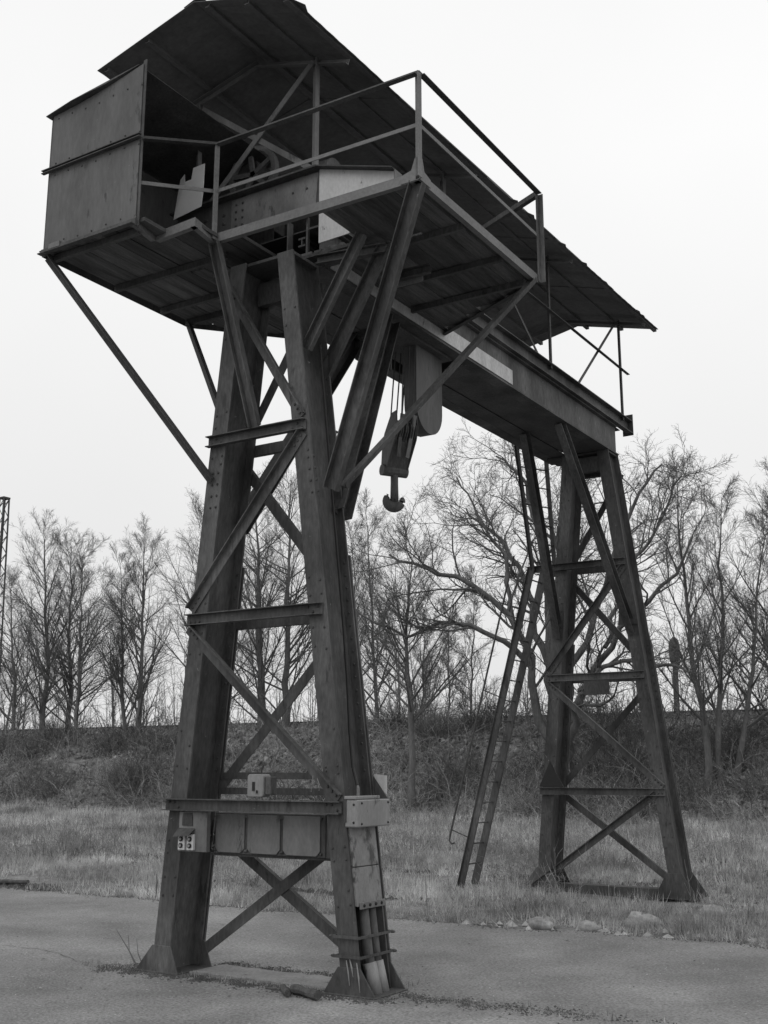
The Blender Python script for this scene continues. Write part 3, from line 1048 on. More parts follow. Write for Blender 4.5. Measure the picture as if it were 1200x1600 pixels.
# drum cover with the rounded bottom, hanging between the girders
dc = thing("trolley", (-1.05, 2.75, 5.08), parent=crane)
yc, rr_ = 2.74, 0.275
prof = [(yc - rr_, 6.02)] + [(yc - rr_ * math.cos(a), 5.36 - 0.28 * math.sin(a)) for a in np.linspace(0, math.pi, 15)] + [(yc + rr_, 6.02)]
m = MB()
m.plate([(-0.86, y_, z_) for y_, z_ in prof], (-0.15, 0, 0))
m.build("drum_cover", M_CABIN, dc)
m = MB()
m.box((-1.30, 2.0, 6.0), (-0.78, 3.1, 6.03)).box((-1.36, 2.05, 5.80), (-1.30, 2.6, 6.0)).box((-1.12, 1.95, 5.75), (-1.04, 2.02, 6.0))
m.build("trolley_frame", M_DARK, dc)
for dx in (-0.02, 0.10):
    m = MB()
    m.tube([(-1.06 + dx, 2.1, 5.62), (-1.06 + dx, 2.1, 6.0)], 0.018, 6)
    m.build("guide_rod", M_ROPE, dc)

# access ladder and upper ladder on the far tower
lad = thing("access_ladder", (-2.5, 7.6, 0.0), parent=crane)
LA, LB = (-3.09, 0.0), (-1.86, 4.42)
YA, YB = 7.40, 7.80
for yy in (YA, YB):
    m = MB()
    m.bar((LA[0], yy, LA[1]), (LB[0], yy, LB[1]), csec(0.105, 0.035, 0.008), (0, -1 if yy == YA else 1, 0))
    m.build("stile", M_STEEL, lad)
for k in range(15):
    t = 0.07 + k * 0.064
    p = (lerp(LA[0], LB[0], t), lerp(LA[1], LB[1], t))
    m = MB()
    m.tube([(p[0], YA, p[1]), (p[0], YB, p[1])], 0.011, 6)
    m.build("rung", M_STEEL, lad)
m = MB()
m.tube([(-3.15, 7.35, 0.60), (-3.20, 7.35, 0.585), (-3.235, 7.35, 0.63), (-3.22, 7.35, 0.70), (-2.60, 7.35, 2.9), (-2.11, 7.35, 4.62)], 0.014, 6)
m.build("hand_rod", M_DARK, lad)
for z_ in (0.66, 1.50, 2.6, 3.7, 4.2):
    xs_ = lerp(LA[0], LB[0], z_ / 4.42)
    t = (z_ + 0.12 - 0.70) / (4.62 - 0.70)
    xh = lerp(-3.22, -2.11, t)
    m = MB()
    m.tube([(xh, 7.35, z_ + 0.12), (xs_, YA, z_)], 0.009, 6)
    m.build("stay", M_DARK, lad)
ul = thing("upper_ladder", (-1.9, 7.6, 4.4), parent=crane)
for yy, xa, xb in ((YA, -1.84, -2.06), (7.85, -1.70, -1.80)):
    m = MB()
    m.bar((xa, yy, 4.40), (xb, yy, 6.45), csec(0.06, 0.03, 0.007), (0, -1 if yy == YA else 1, 0))
    m.build("stile", M_DARK, ul)
for k in range(7):
    t = 0.06 + k * 0.14
    m = MB()
    m.tube([(lerp(-1.84, -2.06, t), YA, lerp(4.4, 6.45, t)), (lerp(-1.70, -1.80, t), 7.85, lerp(4.4, 6.45, t))], 0.010, 6)
    m.build("rung", M_DARK, ul)

# ------------------------------------------------------------------ hook block, hanging from the trolley
hb = thing("hook_block", (-1.02, 2.30, 4.36), "dark hook block with double hook hanging from ropes beneath the crane girder", "hook block")
ang = rad(58)
U = Vector((math.cos(ang), math.sin(ang), 0.0))     # sheave axle
V = Vector((-math.sin(ang), math.cos(ang), 0.0))
HC = Vector((-1.03, 2.40, 4.95))


WH = Vector((0.85, 0.53, 0))


def hp(u_, v_, z_): return HC + U * u_ + V * v_ + Vector((0, 0, z_)) + WH * (0.17 * max(-0.4, min(z_, 0.35)))


hexa = [(-0.06, -0.33), (0.06, -0.33), (0.15, -0.02), (0.145, 0.10), (0.06, 0.30), (-0.06, 0.30), (-0.145, 0.10), (-0.15, -0.02)]
for u_ in (-0.125, 0.115):
    m = MB()
    m.plate([hp(u_, a, b_) for a, b_ in hexa], U * 0.012)
    m.build("cheek_plate", M_DARK, hb)
for k, u_ in enumerate((-0.108, -0.052, 0.004, 0.060)):
    m = MB()
    n = 22
    prof = [(0.0, 0.158), (0.012, 0.158), (0.023, 0.125), (0.034, 0.158), (0.046, 0.158)]
    rings = []
    for j_, (du, r_) in enumerate(prof):
        rings += [hp(u_ + du, r_ * math.cos(2 * math.pi * q / n), 0.05 + r_ * math.sin(2 * math.pi * q / n)) for q in range(n)]
    fs = [(j_ * n + q, j_ * n + (q + 1) % n, (j_ + 1) * n + (q + 1) % n, (j_ + 1) * n + q) for j_ in range(4) for q in range(n)]
    fs += [tuple(range(n - 1, -1, -1)), tuple(range(4 * n, 5 * n))]
    m.add(rings, fs)
    m.build("sheave", M_DARK, hb)
m = MB()
m.plate([hp(-0.112, a * 0.80, b_) for a, b_ in ((-0.06, -0.325), (0.06, -0.325), (0.155, -0.04), (0.12, 0.02), (-0.12, 0.02), (-0.155, -0.04))], U * 0.226)
m.build("spacer", M_DARK, hb)
m = MB()
m.tube([hp(-0.15, 0, 0.05), hp(0.15, 0, 0.05)], 0.03, 10)
m.build("axle", M_STEEL, hb)
m = MB()
m.tube([hp(-0.145, 0, -0.33), hp(0.14, 0, -0.33)], 0.06, 12)
m.build("crosshead", M_DARK, hb)
for s_ in (-1, 1):
    m = MB()
    m.bar(hp(s_ * 0.075, -0.12, 0.25), hp(s_ * 0.05, -0.155, -0.22), rect(0.04, 0.012), -V)
    m.build("rope_guard", M_EDGE if s_ > 0 else M_STEEL, hb)
m = MB()
hk = HC + WH * -0.055 + Vector((0, 0, 0.035))
m.tube([hk + Vector((0, 0, -0.30)), hk + Vector((0, 0, -0.50)), hk + Vector((0, 0, -0.70))], [0.040, 0.040, 0.045], 10)
pts, rs = [], []
for q in range(17):
    a = -math.pi / 2 - 0.22 + (q / 8 - 1) * 1.95
    pts.append(hk + WH * (0.083 * math.cos(a)) + Vector((0.0, 0.0, -0.66 + 0.085 * math.sin(a))))
    rs.append(0.058 - 0.040 * abs(q / 8 - 1) ** 2.2)
m.tube(pts, rs, 9)
m.build("double_hook", M_DARK, hb, smooth=True)
for k, u_ in enumerate((-0.062, 0.004, 0.068)):
    for s_ in (-1, 1):
        m = MB()
        m.tube([hp(u_, s_ * 0.14, 0.06), hp(u_, s_ * 0.10, 1.0)], 0.008, 5)
        m.build("wire_rope", M_ROPE, hb)

# ------------------------------------------------------------------ trees
def tubes(P, R, sides):
    """P (N,S,3), R (N,S) -> verts, quads"""
    N, S, _ = P.shape
    T = np.empty_like(P)
    T[:, 1:-1] = P[:, 2:] - P[:, :-2]
    T[:, 0] = P[:, 1] - P[:, 0]
    T[:, -1] = P[:, -1] - P[:, -2]
    T /= np.linalg.norm(T, axis=2, keepdims=True) + 1e-9
    h = np.array([0.31, 0.17, 0.2])
    A = np.cross(T, h)
    A /= np.linalg.norm(A, axis=2, keepdims=True) + 1e-9
    B = np.cross(T, A)
    an = 2 * np.pi * np.arange(sides) / sides
    V_ = P[:, :, None, :] + R[:, :, None, None] * (A[:, :, None, :] * np.cos(an)[None, None, :, None] + B[:, :, None, :] * np.sin(an)[None, None, :, None])
    idx = np.arange(N * S * sides).reshape(N, S, sides)
    a = idx[:, :-1, :]
    b = np.roll(idx, -1, axis=2)[:, :-1, :]
    c = np.roll(idx, -1, axis=2)[:, 1:, :]
    d = idx[:, 1:, :]
    return V_.reshape(-1, 3), np.stack([a, b, c, d], -1).reshape(-1, 4)


def grow(p0, d0, ln, r0, nseg, wob, trop, rng, rend=0.35):
    N = len(p0)
    P = np.empty((N, nseg + 1, 3))
    P[:, 0] = p0
    d = d0.copy()
    step = (ln / nseg)[:, None]
    for k in range(nseg):
        d = d + rng.normal(0, wob, (N, 3)) + np.array([0, 0, trop])
        d /= np.linalg.norm(d, axis=1, keepdims=True)
        P[:, k + 1] = P[:, k] + d * step
    t = np.linspace(0, 1, nseg + 1)[None, :]
    R = r0[:, None] * (1 - (1 - rend) * t)
    return P, R


def spawn(P, R, ln, k, tmin, ang, ratio, taper, rng, rr=0.55, angsd=0.2, tmax=1.0):
    N, S, _ = P.shape
    t = tmin + (tmax - tmin) * (np.arange(k)[None, :] + rng.random((N, k))) / k
    f = t * (S - 1)
    i = np.clip(f.astype(int), 0, S - 2)
    w_ = (f - i)[..., None]
    n = np.arange(N)[:, None]
    p = P[n, i] * (1 - w_) + P[n, i + 1] * w_
    tg = P[n, i + 1] - P[n, i]
    tg /= np.linalg.norm(tg, axis=2, keepdims=True) + 1e-9
    r = R[n, i] * (1 - w_[..., 0]) + R[n, i + 1] * w_[..., 0]
    rv = rng.normal(size=(N, k, 3))
    side = np.cross(tg, rv)
    side /= np.linalg.norm(side, axis=2, keepdims=True) + 1e-9
    a = (ang + rng.normal(0, angsd, (N, k)))[..., None]
    d = tg * np.cos(a) + side * np.sin(a)
    L_ = ln[:, None] * ratio * (1 - taper * t) * rng.uniform(0.65, 1.25, (N, k))
    return p.reshape(-1, 3), d.reshape(-1, 3), L_.ravel(), (r * rr).ravel()


def finish_tree(name, base, limbs, twigs, label, group):
    t = thing(name, base, label, "tree", group)
    for nm, sets, m, kd in (("trunk", limbs, M_BARK, None), ("crown", twigs, M_TWIG, "stuff")):
        vs, fs, n = [], [], 0
        for P, R, sd in sets:
            v, f = tubes(P, R, sd)
            vs.append(v)
            fs.append(f + n)
            n += len(v)
        o = np_object(nm, np.concatenate(vs), np.concatenate(fs), m, t, base)
        if kd: o['kind'] = kd
    return t


def upright_tree(base, top, r0, seed, label, group, n1=34, spread=0.30, ang=0.75, dens=1.0, t0=0.14, bend=0.03):
    spread, n1 = spread * 1.42, int(n1 * 1.2)
    rng = np.random.default_rng(seed)
    base, top = np.array(base, float), np.array(top, float)
    H = np.linalg.norm(top - base)
    top[2] -= 0.55
    H = np.linalg.norm(top - base)
    r0 = r0 * 0.82
    S = 12
    tt = np.linspace(0, 1, S + 1)
    P = base[None, :] + (top - base)[None, :] * tt[:, None]
    w_ = rng.normal(0, bend * H * 0.12, (S + 1, 3)).cumsum(0)
    w_ -= tt[:, None] * w_[-1]
    w_[0] = 0
    w_[:, 2] = 0
    P = (P + w_)[None]
    P[0, 0, 2] -= 0.4
    R = (r0 * (1 - 0.93 * tt ** 0.9))[None]
    R[0, 0] *= 1.35
    p, d, l, r = spawn(P, R, np.array([H]), n1, t0, ang, spread, 0.72, rng, 0.5, 0.16)
    r = np.clip(r, 0.010, 0.042)
    P1, R1 = grow(p, d, l, r, 6, 0.045, 0.055, rng, 0.25)
    p, d, l2, r = spawn(P1, R1, l, int(10 * dens), 0.15, 0.60, 0.46, 0.5, rng, 0.5)
    P2, R2 = grow(p, d, l2, np.clip(r, 0.005, 0.014), 4, 0.045, 0.05, rng, 0.35)
    p, d, l3, r = spawn(P2, R2, l2, int(7 * dens), 0.15, 0.60, 0.55, 0.3, rng, 0.6)
    P3, R3 = grow(p, d, np.clip(l3, 0.15, 2), np.clip(r, 0.0038, 0.007), 3, 0.06, 0.05, rng, 0.5)
    p, d, l4, r = spawn(P3, R3, np.clip(l3, 0.15, 2), 2, 0.3, 0.6, 0.75, 0.2, rng, 0.7)
    P4, R4 = grow(p, d, np.clip(l4, 0.12, 1), np.clip(r, 0.0032, 0.0045), 2, 0.09, 0.03, rng, 0.6)
    return finish_tree("bare_tree", tuple(base), [(P, R, 8), (P1, R1, 5)], [(P2, R2, 4), (P3, R3, 3), (P4, R4, 3)], label, group)


GT = "bare trees along the embankment"
UP = [
    # base, top height, radius, label ...
    ((-34.5, 27.5), (-35.4, 27.5, 12.9), 0.17, "tall bare tree on the embankment, nearest the lattice mast", 34, 0.30),
    ((-34.1, 28.6), (-34.7, 28.6, 12.3), 0.15, "bare tree with a double leader, second from the left on the embankment", 34, 0.28),
    ((-32.0, 27.0), (-32.2, 27.0, 11.4), 0.13, "slim bare tree at the right of the far left clump", 34, 0.32),
    ((-29.3, 27.2), (-30.1, 27.2, 10.8), 0.12, "thinner bare tree of the pair left of the near tower", 26, 0.28),
    ((-28.7, 27.3), (-28.8, 27.3, 11.6), 0.16, "thicker bare tree of the pair left of the near tower", 32, 0.32),
    ((-43.0, 33.0), (-44.0, 33.0, 12.0), 0.15, "bare tree partly cut by the left picture edge", 34, 0.35),
    ((-29.0, 31.5), (-29.2, 31.5, 13.4), 0.17, "bare tree half hidden behind the left leg of the near tower", 36, 0.36),
    ((-22.8, 28.0), (-23.4, 28.0, 13.0), 0.22, "bare tree with thick trunk seen between the near tower legs", 38, 0.33),
    ((-22.0, 28.3), (-21.9, 28.3, 13.6), 0.19, "bare tree standing close behind the thick trunk, between the near tower legs", 36, 0.33),
    ((-20.1, 32.0), (-20.7, 32.0, 12.8), 0.11, "slim bare tree just right of the near tower", 30, 0.24),
    ((-22.3, 34.0), (-22.7, 34.0, 12.6), 0.11, "slim bare tree close behind the right leg of the near tower", 30, 0.24),
    ((-12.23, 21.5), (-12.29, 21.5, 8.8), 0.15, "bare tree standing at the embankment foot below the hook", 30, 0.34),
    ((-18.6, 33.0), (-18.4, 33.0, 9.0), 0.07, "leaning sapling on the embankment between hook and ladder", 20, 0.22),
    ((-16.3, 31.0), (-16.2, 31.0, 8.3), 0.06, "short sapling left of the ladder on the embankment", 18, 0.22),
    ((-15.9, 32.0), (-15.5, 32.0, 9.7), 0.07, "taller sapling behind the ladder on the embankment", 20, 0.22),
    ((-4.15, 23.0), (-4.6, 23.3, 10.4), 0.13, "left stem of the bare alders right of the far tower", 22, 0.26),
    ((-3.85, 23.2), (-3.3, 23.0, 9.4), 0.12, "upright middle stem of the bare alders right of the far tower", 22, 0.26),
    ((-3.6, 23.5), (-2.3, 23.9, 8.7), 0.11, "right leaning stem of the bare alders right of the far tower", 22, 0.28),
    ((-2.6, 25.5), (-2.0, 25.5, 10.0), 0.17, "bare tree cut by the right picture edge", 34, 0.36),
]
for k, (b_, tp, r_, lab, n1, sp) in enumerate(UP):
    upright_tree((b_[0], b_[1], tz(*b_)), tp, r_, 100 + k, lab, GT, n1, sp, 0.72 + 0.1 * (k % 3 - 1), 1.0, 0.04 if k not in (11, 15, 16, 17) else (0.30 if k == 11 else 0.16), 0.05)


def smooth_path(pts, S):
    pts = np.array(pts, float)
    q = np.linspace(0, len(pts) - 1, S + 1)
    i = np.clip(q.astype(int), 0, len(pts) - 2)
    w_ = q - i
    pm = np.vstack([2 * pts[0] - pts[1], pts, 2 * pts[-1] - pts[-2]])
    a, b, c, d = pm[i], pm[i + 1], pm[i + 2], pm[i + 3]
    w_ = w_[:, None]
    return 0.5 * (2 * b + (c - a) * w_ + (2 * a - 5 * b + 4 * c - d) * w_ ** 2 + (3 * b - a - 3 * c + d) * w_ ** 3)


def oak():
    rng = np.random.default_rng(55)
    Y0 = 23.5
    base = (-8.35, Y0, tz(-8.35, Y0))
    paths = [  # (x, dy, z) polylines with start and end radius
        ([(-8.35, 0, 0.6), (-8.5, 0.1, 2.0), (-8.65, 0.1, 3.4), (-8.69, 0.1, 4.4)], 0.30, 0.22),
        ([(-8.5, 0.1, 1.9), (-9.0, -0.2, 3.1), (-9.25, -0.5, 5.1), (-10.5, -0.9, 6.8), (-12.1, -1.1, 7.6), (-13.5, -1.3, 8.1)], 0.20, 0.035),
        ([(-8.67, 0.1, 3.6), (-9.3, 0.5, 5.6), (-9.9, 1.0, 7.35), (-11.2, 1.5, 9.1), (-12.5, 1.8, 10.1)], 0.18, 0.03),
        ([(-8.69, 0.1, 4.2), (-9.0, 0.6, 6.2), (-9.25, 0.9, 8.25), (-10.0, 1.3, 10.5), (-11.0, 1.5, 11.6)], 0.18, 0.03),
        ([(-8.4, 0.05, 1.5), (-7.9, -0.5, 2.6), (-7.37, -0.8, 3.8), (-6.25, -1.2, 5.2), (-4.8, -1.4, 6.35), (-3.8, -1.6, 7.5)], 0.20, 0.03),
        ([(-8.66, 0.1, 3.6), (-7.9, 0.5, 5.3), (-7.2, 0.9, 7.1), (-6.35, 1.1, 9.3), (-5.5, 1.2, 10.5)], 0.16, 0.03),
        ([(-7.7, -0.6, 3.2), (-6.9, -1.3, 4.1), (-6.0, -1.6, 4.45), (-4.6, -2.0, 4.3), (-3.7, -2.4, 4.0)], 0.11, 0.03),
        ([(-9.15, -0.3, 4.5), (-9.9, -1.2, 5.4), (-11.0, -1.8, 5.8), (-12.3, -2.2, 5.5), (-14.4, -2.5, 6.5)], 0.12, 0.025),
        ([(-8.69, 0.1, 4.3), (-8.4, 0.0, 7.1), (-8.1, 0.1, 9.9), (-8.5, 0.2, 11.6)], 0.17, 0.03),
        ([(-8.69, 0.1, 4.0), (-8.5, 1.2, 6.0), (-8.9, 2.4, 8.0), (-9.3, 3.2, 9.8)], 0.15, 0.03),
        ([(-9.6, -0.6, 5.9), (-9.9, -0.4, 7.8), (-10.9, 0.1, 9.1), (-11.9, 0.3, 10.8)], 0.10, 0.025),
        ([(-6.6, -1.1, 4.9), (-6.0, -0.7, 7.0), (-5.2, -0.4, 8.2), (-4.5, -0.2, 9.7)], 0.09, 0.025),
    ]
    S = 16
    Ps, Rs, Ls = [], [], []
    for pts, ra, rb in paths:
        q = smooth_path([(x, Y0 + dy, z) for x, dy, z in pts], S)
        q += np.vstack([np.zeros(3), rng.normal(0, 0.055, (S, 3))])
        Ps.append(q)
        Rs.append(np.linspace(ra * 0.78, rb * 0.9, S + 1))
        Ls.append(np.linalg.norm(np.diff(q, axis=0), axis=1).sum())
    P, R, L_ = np.array(Ps), np.array(Rs), np.array(Ls)
    Pl, Rl, Ll = P[1:], R[1:], L_[1:]
    p, d, l, r = spawn(Pl, Rl, Ll, 15, 0.28, 0.75, 0.36, 0.35, rng, 0.5, 0.25)
    P1, R1 = grow(p, d, np.clip(l, 0.8, 3.0), np.clip(r, 0.014, 0.045), 7, 0.17, 0.05, rng, 0.3)
    l = np.clip(l, 0.8, 3.0)
    p, d, l2, r = spawn(P1, R1, l, 9, 0.15, 0.8, 0.45, 0.35, rng, 0.55)
    P2, R2 = grow(p, d, l2, np.clip(r, 0.007, 0.02), 5, 0.13, 0.05, rng, 0.4)
    p, d, l3, r = spawn(P2, R2, l2, 6, 0.15, 0.75, 0.5, 0.3, rng, 0.6)
    P3, R3 = grow(p, d, np.clip(l3, 0.2, 1.2), np.clip(r, 0.0048, 0.010), 3, 0.12, 0.04, rng, 0.5)
    p, d, l4, r = spawn(P3, R3, np.clip(l3, 0.2, 1.2), 2, 0.3, 0.7, 0.6, 0.2, rng, 0.7)
    P4, R4 = grow(p, d, l4, np.clip(r, 0.0038, 0.006), 2, 0.09, 0.04, rng, 0.6)
    finish_tree("bare_oak", base, [(P, R, 9), (P1, R1, 5)], [(P2, R2, 4), (P3, R3, 3), (P4, R4, 3)],
                "wide spreading bare oak with crooked limbs behind the far tower", GT)


oak()

# a far thicket behind the crest: reads as one pale mass of twigs
def far_wood(n, seed):
    rng = np.random.default_rng(seed)
    x_ = rng.uniform(-95, 14, n)
    y_ = rng.uniform(40, 62, n)
    p0 = np.column_stack([x_, y_, np.full(n, 3.1)])
    H_ = rng.uniform(3.5, 8.5, n)
    d0 = rng.normal(0, 0.05, (n, 3)); d0[:, 2] = 1; d0 /= np.linalg.norm(d0, axis=1, keepdims=True)
    P_, R_ = grow(p0, d0, H_, 0.012 * H_, 8, 0.03, 0.02, rng, 0.15)
    p, d, l, r = spawn(P_, R_, H_, 16, 0.08, 0.75, 0.36, 0.7, rng, 0.5)
    P1, R1 = grow(p, d, l, np.clip(r, 0.009, 0.03), 5, 0.06, 0.05, rng, 0.3)
    p, d, l2, r = spawn(P1, R1, l, 7, 0.15, 0.6, 0.5, 0.4, rng, 0.6)
    P2, R2 = grow(p, d, l2, np.clip(r, 0.006, 0.012), 3, 0.07, 0.04, rng, 0.5)
    p, d, l3, r = spawn(P2, R2, l2, 3, 0.2, 0.6, 0.6, 0.3, rng, 0.7)
    P3, R3 = grow(p, d, l3, np.clip(r, 0.0045, 0.007), 2, 0.08, 0.04, rng, 0.6)
    vv_, ff_, n_ = [], [], 0
    for a_, b_, sd_ in ((P_, R_, 5), (P1, R1, 3), (P2, R2, 3), (P3, R3, 3)):
        v_, f_ = tubes(a_, b_, sd_)
        vv_.append(v_); ff_.append(f_ + n_); n_ += len(v_)
    np_object("far_thicket", np.concatenate(vv_), np.concatenate(ff_), M_TWIG, None, (0, 0, 0), kind="stuff")


far_wood(34, 8)

# ------------------------------------------------------------------ grass, litter, brambles
def blades(name, xy, hgt, wid, m, label=None, lean=0.5, seed=1, **props):
    rng = np.random.default_rng(seed)
    n = len(xy)
    z = ter(xy[:, 1]) + bumps(xy[:, 0], xy[:, 1]) - 0.01
    b = np.column_stack([xy, z])
    a = rng.uniform(0, 2 * np.pi, n)
    s = np.column_stack([np.cos(a), np.sin(a), np.zeros(n)]) * (wid / 2)[:, None]
    a2 = rng.uniform(0, 2 * np.pi, n)
    ln = rng.random(n) * lean
    tip = b + np.column_stack([np.cos(a2) * ln * hgt, np.sin(a2) * ln * hgt, hgt * np.sqrt(1 - 0.7 * ln * ln)])
    vs = np.stack([b - s, b + s, tip], 1).reshape(-1, 3)
    fs = np.arange(3 * n).reshape(-1, 3)
    return np_object(name, vs, fs, m, None, (0, 0, 0), kind="stuff", **props)


def clump(x, y):
    c = np.sin(x * 1.7 + 2 * np.sin(y * 0.9)) * np.sin(y * 2.1 + 1.1 * x) + 0.6 * np.sin(x * 4.1 + y * 3.3) + 0.5 * np.sin(7.3 * x - 5.1 * y)
    return np.clip(0.5 + 0.4 * c, 0, 1)


rg = np.random.default_rng(21)


def scatter(n, x0, x1, y0, y1, thr=0.0, view=True):
    x = rg.uniform(x0, x1, n)
    y = rg.uniform(y0, y1, n)
    keep = rg.random(n) < (thr + (1 - thr) * clump(x, y))
    if view:                                    # keep to the wedge the picture and a step aside can see
        dx, dy = x - 4.87, y + 7.31
        f = -0.5315 * dx + 0.847 * dy
        l = 0.847 * dx + 0.5315 * dy
        keep &= (np.abs(l) < 0.42 * f + 2.0)
    keep &= y > asphalt_edge(x) - 0.05
    for rx, ry in ((-0.35, 4.14), (0.12, 4.22), (0.46, 4.85), (0.80, 6.25)):
        keep &= ((x - rx) / 0.26) ** 2 + ((y - ry + 0.10) / 0.30) ** 2 > 1
    # worn bare streaks in the field
    st = np.sin(y * 1.9 + 0.6 * np.sin(x * 0.5) + 0.25 * x) + 0.7 * np.sin(y * 0.83 - 0.4 * x + 1) + 0.8 * np.sin(x * 0.9 + 2.1 * y)
    keep &= rg.random(n) < np.clip(0.75 - 0.42 * st, 0.06, 1)
    return np.column_stack([x[keep], y[keep]])


def tufted(n, k, x0, x1, y0, y1, thr, sd):
    """n tufts of about k blades each"""
    c = scatter(n, x0, x1, y0, y1, thr)
    kk = rg.integers(int(k * .5), int(k * 1.5), len(c))
    i_ = np.repeat(np.arange(len(c)), kk)
    xy_ = c[i_] + rg.normal(0, sd, (len(i_), 2))
    hs = rg.uniform(0.45, 1.35, len(c))[i_]
    ok = xy_[:, 1] > asphalt_edge(xy_[:, 0]) - 0.06
    return xy_[ok], hs[ok]


xy, hs = tufted(42000, 9, -16, 6, 3.9, 11, 0.2, 0.055)
blades("dry_grass", xy, hs * rg.uniform(0.06, 0.19, len(xy)), rg.uniform(0.006, 0.015, len(xy)), M_GRASS, lean=0.95, seed=2)
xy, hs = tufted(52000, 8, -38, 2, 11, 22.8, 0.15, 0.09)
blades("dry_grass", xy, hs * rg.uniform(0.08, 0.30, len(xy)), rg.uniform(0.010, 0.024, len(xy)), M_GRASS, lean=0.95, seed=3)
xy, hs = tufted(12000, 10, -50, 2, 21.5, 29.5, 0.1, 0.16)
blades("embankment_grass", xy, hs * rg.uniform(0.10, 0.40, len(xy)), rg.uniform(0.015, 0.03, len(xy)), M_LITTER, lean=1.0, seed=4)
# taller tussocks
xy, hs = tufted(700, 45, -16, 5, 4.0, 20, 0.0, 0.10)
blades("tussock_grass", xy, hs * rg.uniform(0.18, 0.42, len(xy)), rg.uniform(0.006, 0.012, len(xy)), M_GRASS, lean=0.8, seed=14)


def litter(name, n, x0, x1, y0, y1, s0, s1, seed):
    xy = scatter(n, x0, x1, y0, y1, 0.15)
    rng = np.random.default_rng(seed)
    k = len(xy)
    c = np.column_stack([xy, ter(xy[:, 1]) + bumps(xy[:, 0], xy[:, 1]) + rng.uniform(0.0, 0.06, k)])
    a = rng.normal(size=(k, 3))
    a /= np.linalg.norm(a, axis=1, keepdims=True)
    b = np.cross(a, rng.normal(size=(k, 3)))
    b /= np.linalg.norm(b, axis=1, keepdims=True)
    s = rng.uniform(s0, s1, k)[:, None]
    vs = np.stack([c - a * s, c - b * s * 0.6, c + a * s, c + b * s * 0.6], 1).reshape(-1, 3)
    return np_object(name, vs, np.arange(4 * k).reshape(-1, 4), M_LITTER, None, (0, 0, 0), kind="stuff")


litter("leaf_litter", 130000, -50, 2, 20, 29, 0.05, 0.15, 5)
litter("leaf_litter", 26000, -30, 5, 5, 20, 0.02, 0.05, 15)


def brambles(name, n, x0, x1, y0, y1, l0, l1, r_, seed, centres=None):
    rng = np.random.default_rng(seed)
    if centres is None:
        xy = scatter(n, x0, x1, y0, y1, 0.0)
    else:
        c = np.array(centres)
        i = rng.integers(0, len(c), n)
        xy = c[i, :2] + rng.normal(0, 1, (n, 2)) * c[i, 2:3]
    k = len(xy)
    p = np.column_stack([xy, ter(xy[:, 1]) + bumps(xy[:, 0], xy[:, 1]) - 0.02])
    d = rng.normal(0, 0.55, (k, 3))
    d[:, 2] = 1
    d /= np.linalg.norm(d, axis=1, keepdims=True)
    P, R = grow(p, d, rng.uniform(l0, l1, k), np.full(k, r_), 5, 0.22, -0.13, rng, 0.3)
    p2, d2, l2, r2 = spawn(P, R, np.full(k, (l0 + l1) / 2), 4, 0.2, 0.8, 0.35, 0.2, rng, 0.7)
    P2, R2 = grow(p2, d2, l2, np.clip(r2, 0.003, 0.006), 3, 0.2, 0.0, rng, 0.5)
    v1, f1 = tubes(P, R, 3)
    v2, f2 = tubes(P2, R2, 3)
    return np_object(name, np.concatenate([v1, v2]), np.concatenate([f1, f2 + len(v1)]), M_BRAMBLE, None, (0, 0, 0), kind="stuff")


brambles("bramble_thicket", 9000, -50, 3, 20.8, 29, 0.5, 1.7, 0.014, 6)
rb_ = np.random.default_rng(44)
ob = brambles("slope_bush", 5500, 0, 0, 0, 0, 0.7, 1.7, 0.013, 16, [(rb_.uniform(-46, 2), rb_.uniform(21, 28.3), rb_.uniform(.25, .6)) for _ in range(80)])
ob.data.materials[0] = M_BARK

# upright saplings and scrub along the crest
rs0 = np.random.default_rng(91)
k = 480
xy = np.column_stack([rs0.uniform(-52, 6, k), rs0.uniform(26.5, 38, k)])
p = np.column_stack([xy, ter(xy[:, 1]) - 0.05])
d = rs0.normal(0, 0.12, (k, 3)); d[:, 2] = 1; d /= np.linalg.norm(d, axis=1, keepdims=True)
ln0 = rs0.uniform(0.8, 4.2, k) * rs0.uniform(0.5, 1, k)
P, R = grow(p, d, ln0, 0.008 + 0.004 * ln0, 6, 0.06, 0.02, rs0, 0.25)
p2, d2, l2, r2 = spawn(P, R, ln0, 9, 0.25, 0.6, 0.33, 0.4, rs0, 0.6)
P2, R2 = grow(p2, d2, l2, np.clip(r2, 0.005, 0.012), 4, 0.14, 0.05, rs0, 0.4)
p3, d3, l3, r3 = spawn(P2, R2, l2, 3, 0.2, 0.6, 0.5, 0.3, rs0, 0.7)
P3, R3 = grow(p3, d3, l3, np.clip(r3, 0.004, 0.007), 2, 0.15, 0.05, rs0, 0.5)
vv, ff, nn = [], [], 0
for P_, R_, sd in ((P, R, 4), (P2, R2, 3), (P3, R3, 3)):
    v_, f_ = tubes(P_, R_, sd)
    vv.append(v_); ff.append(f_ + nn); nn += len(v_)
np_object("crest_scrub", np.concatenate(vv), np.concatenate(ff), M_TWIG, None, (0, 0, 0), kind="stuff")

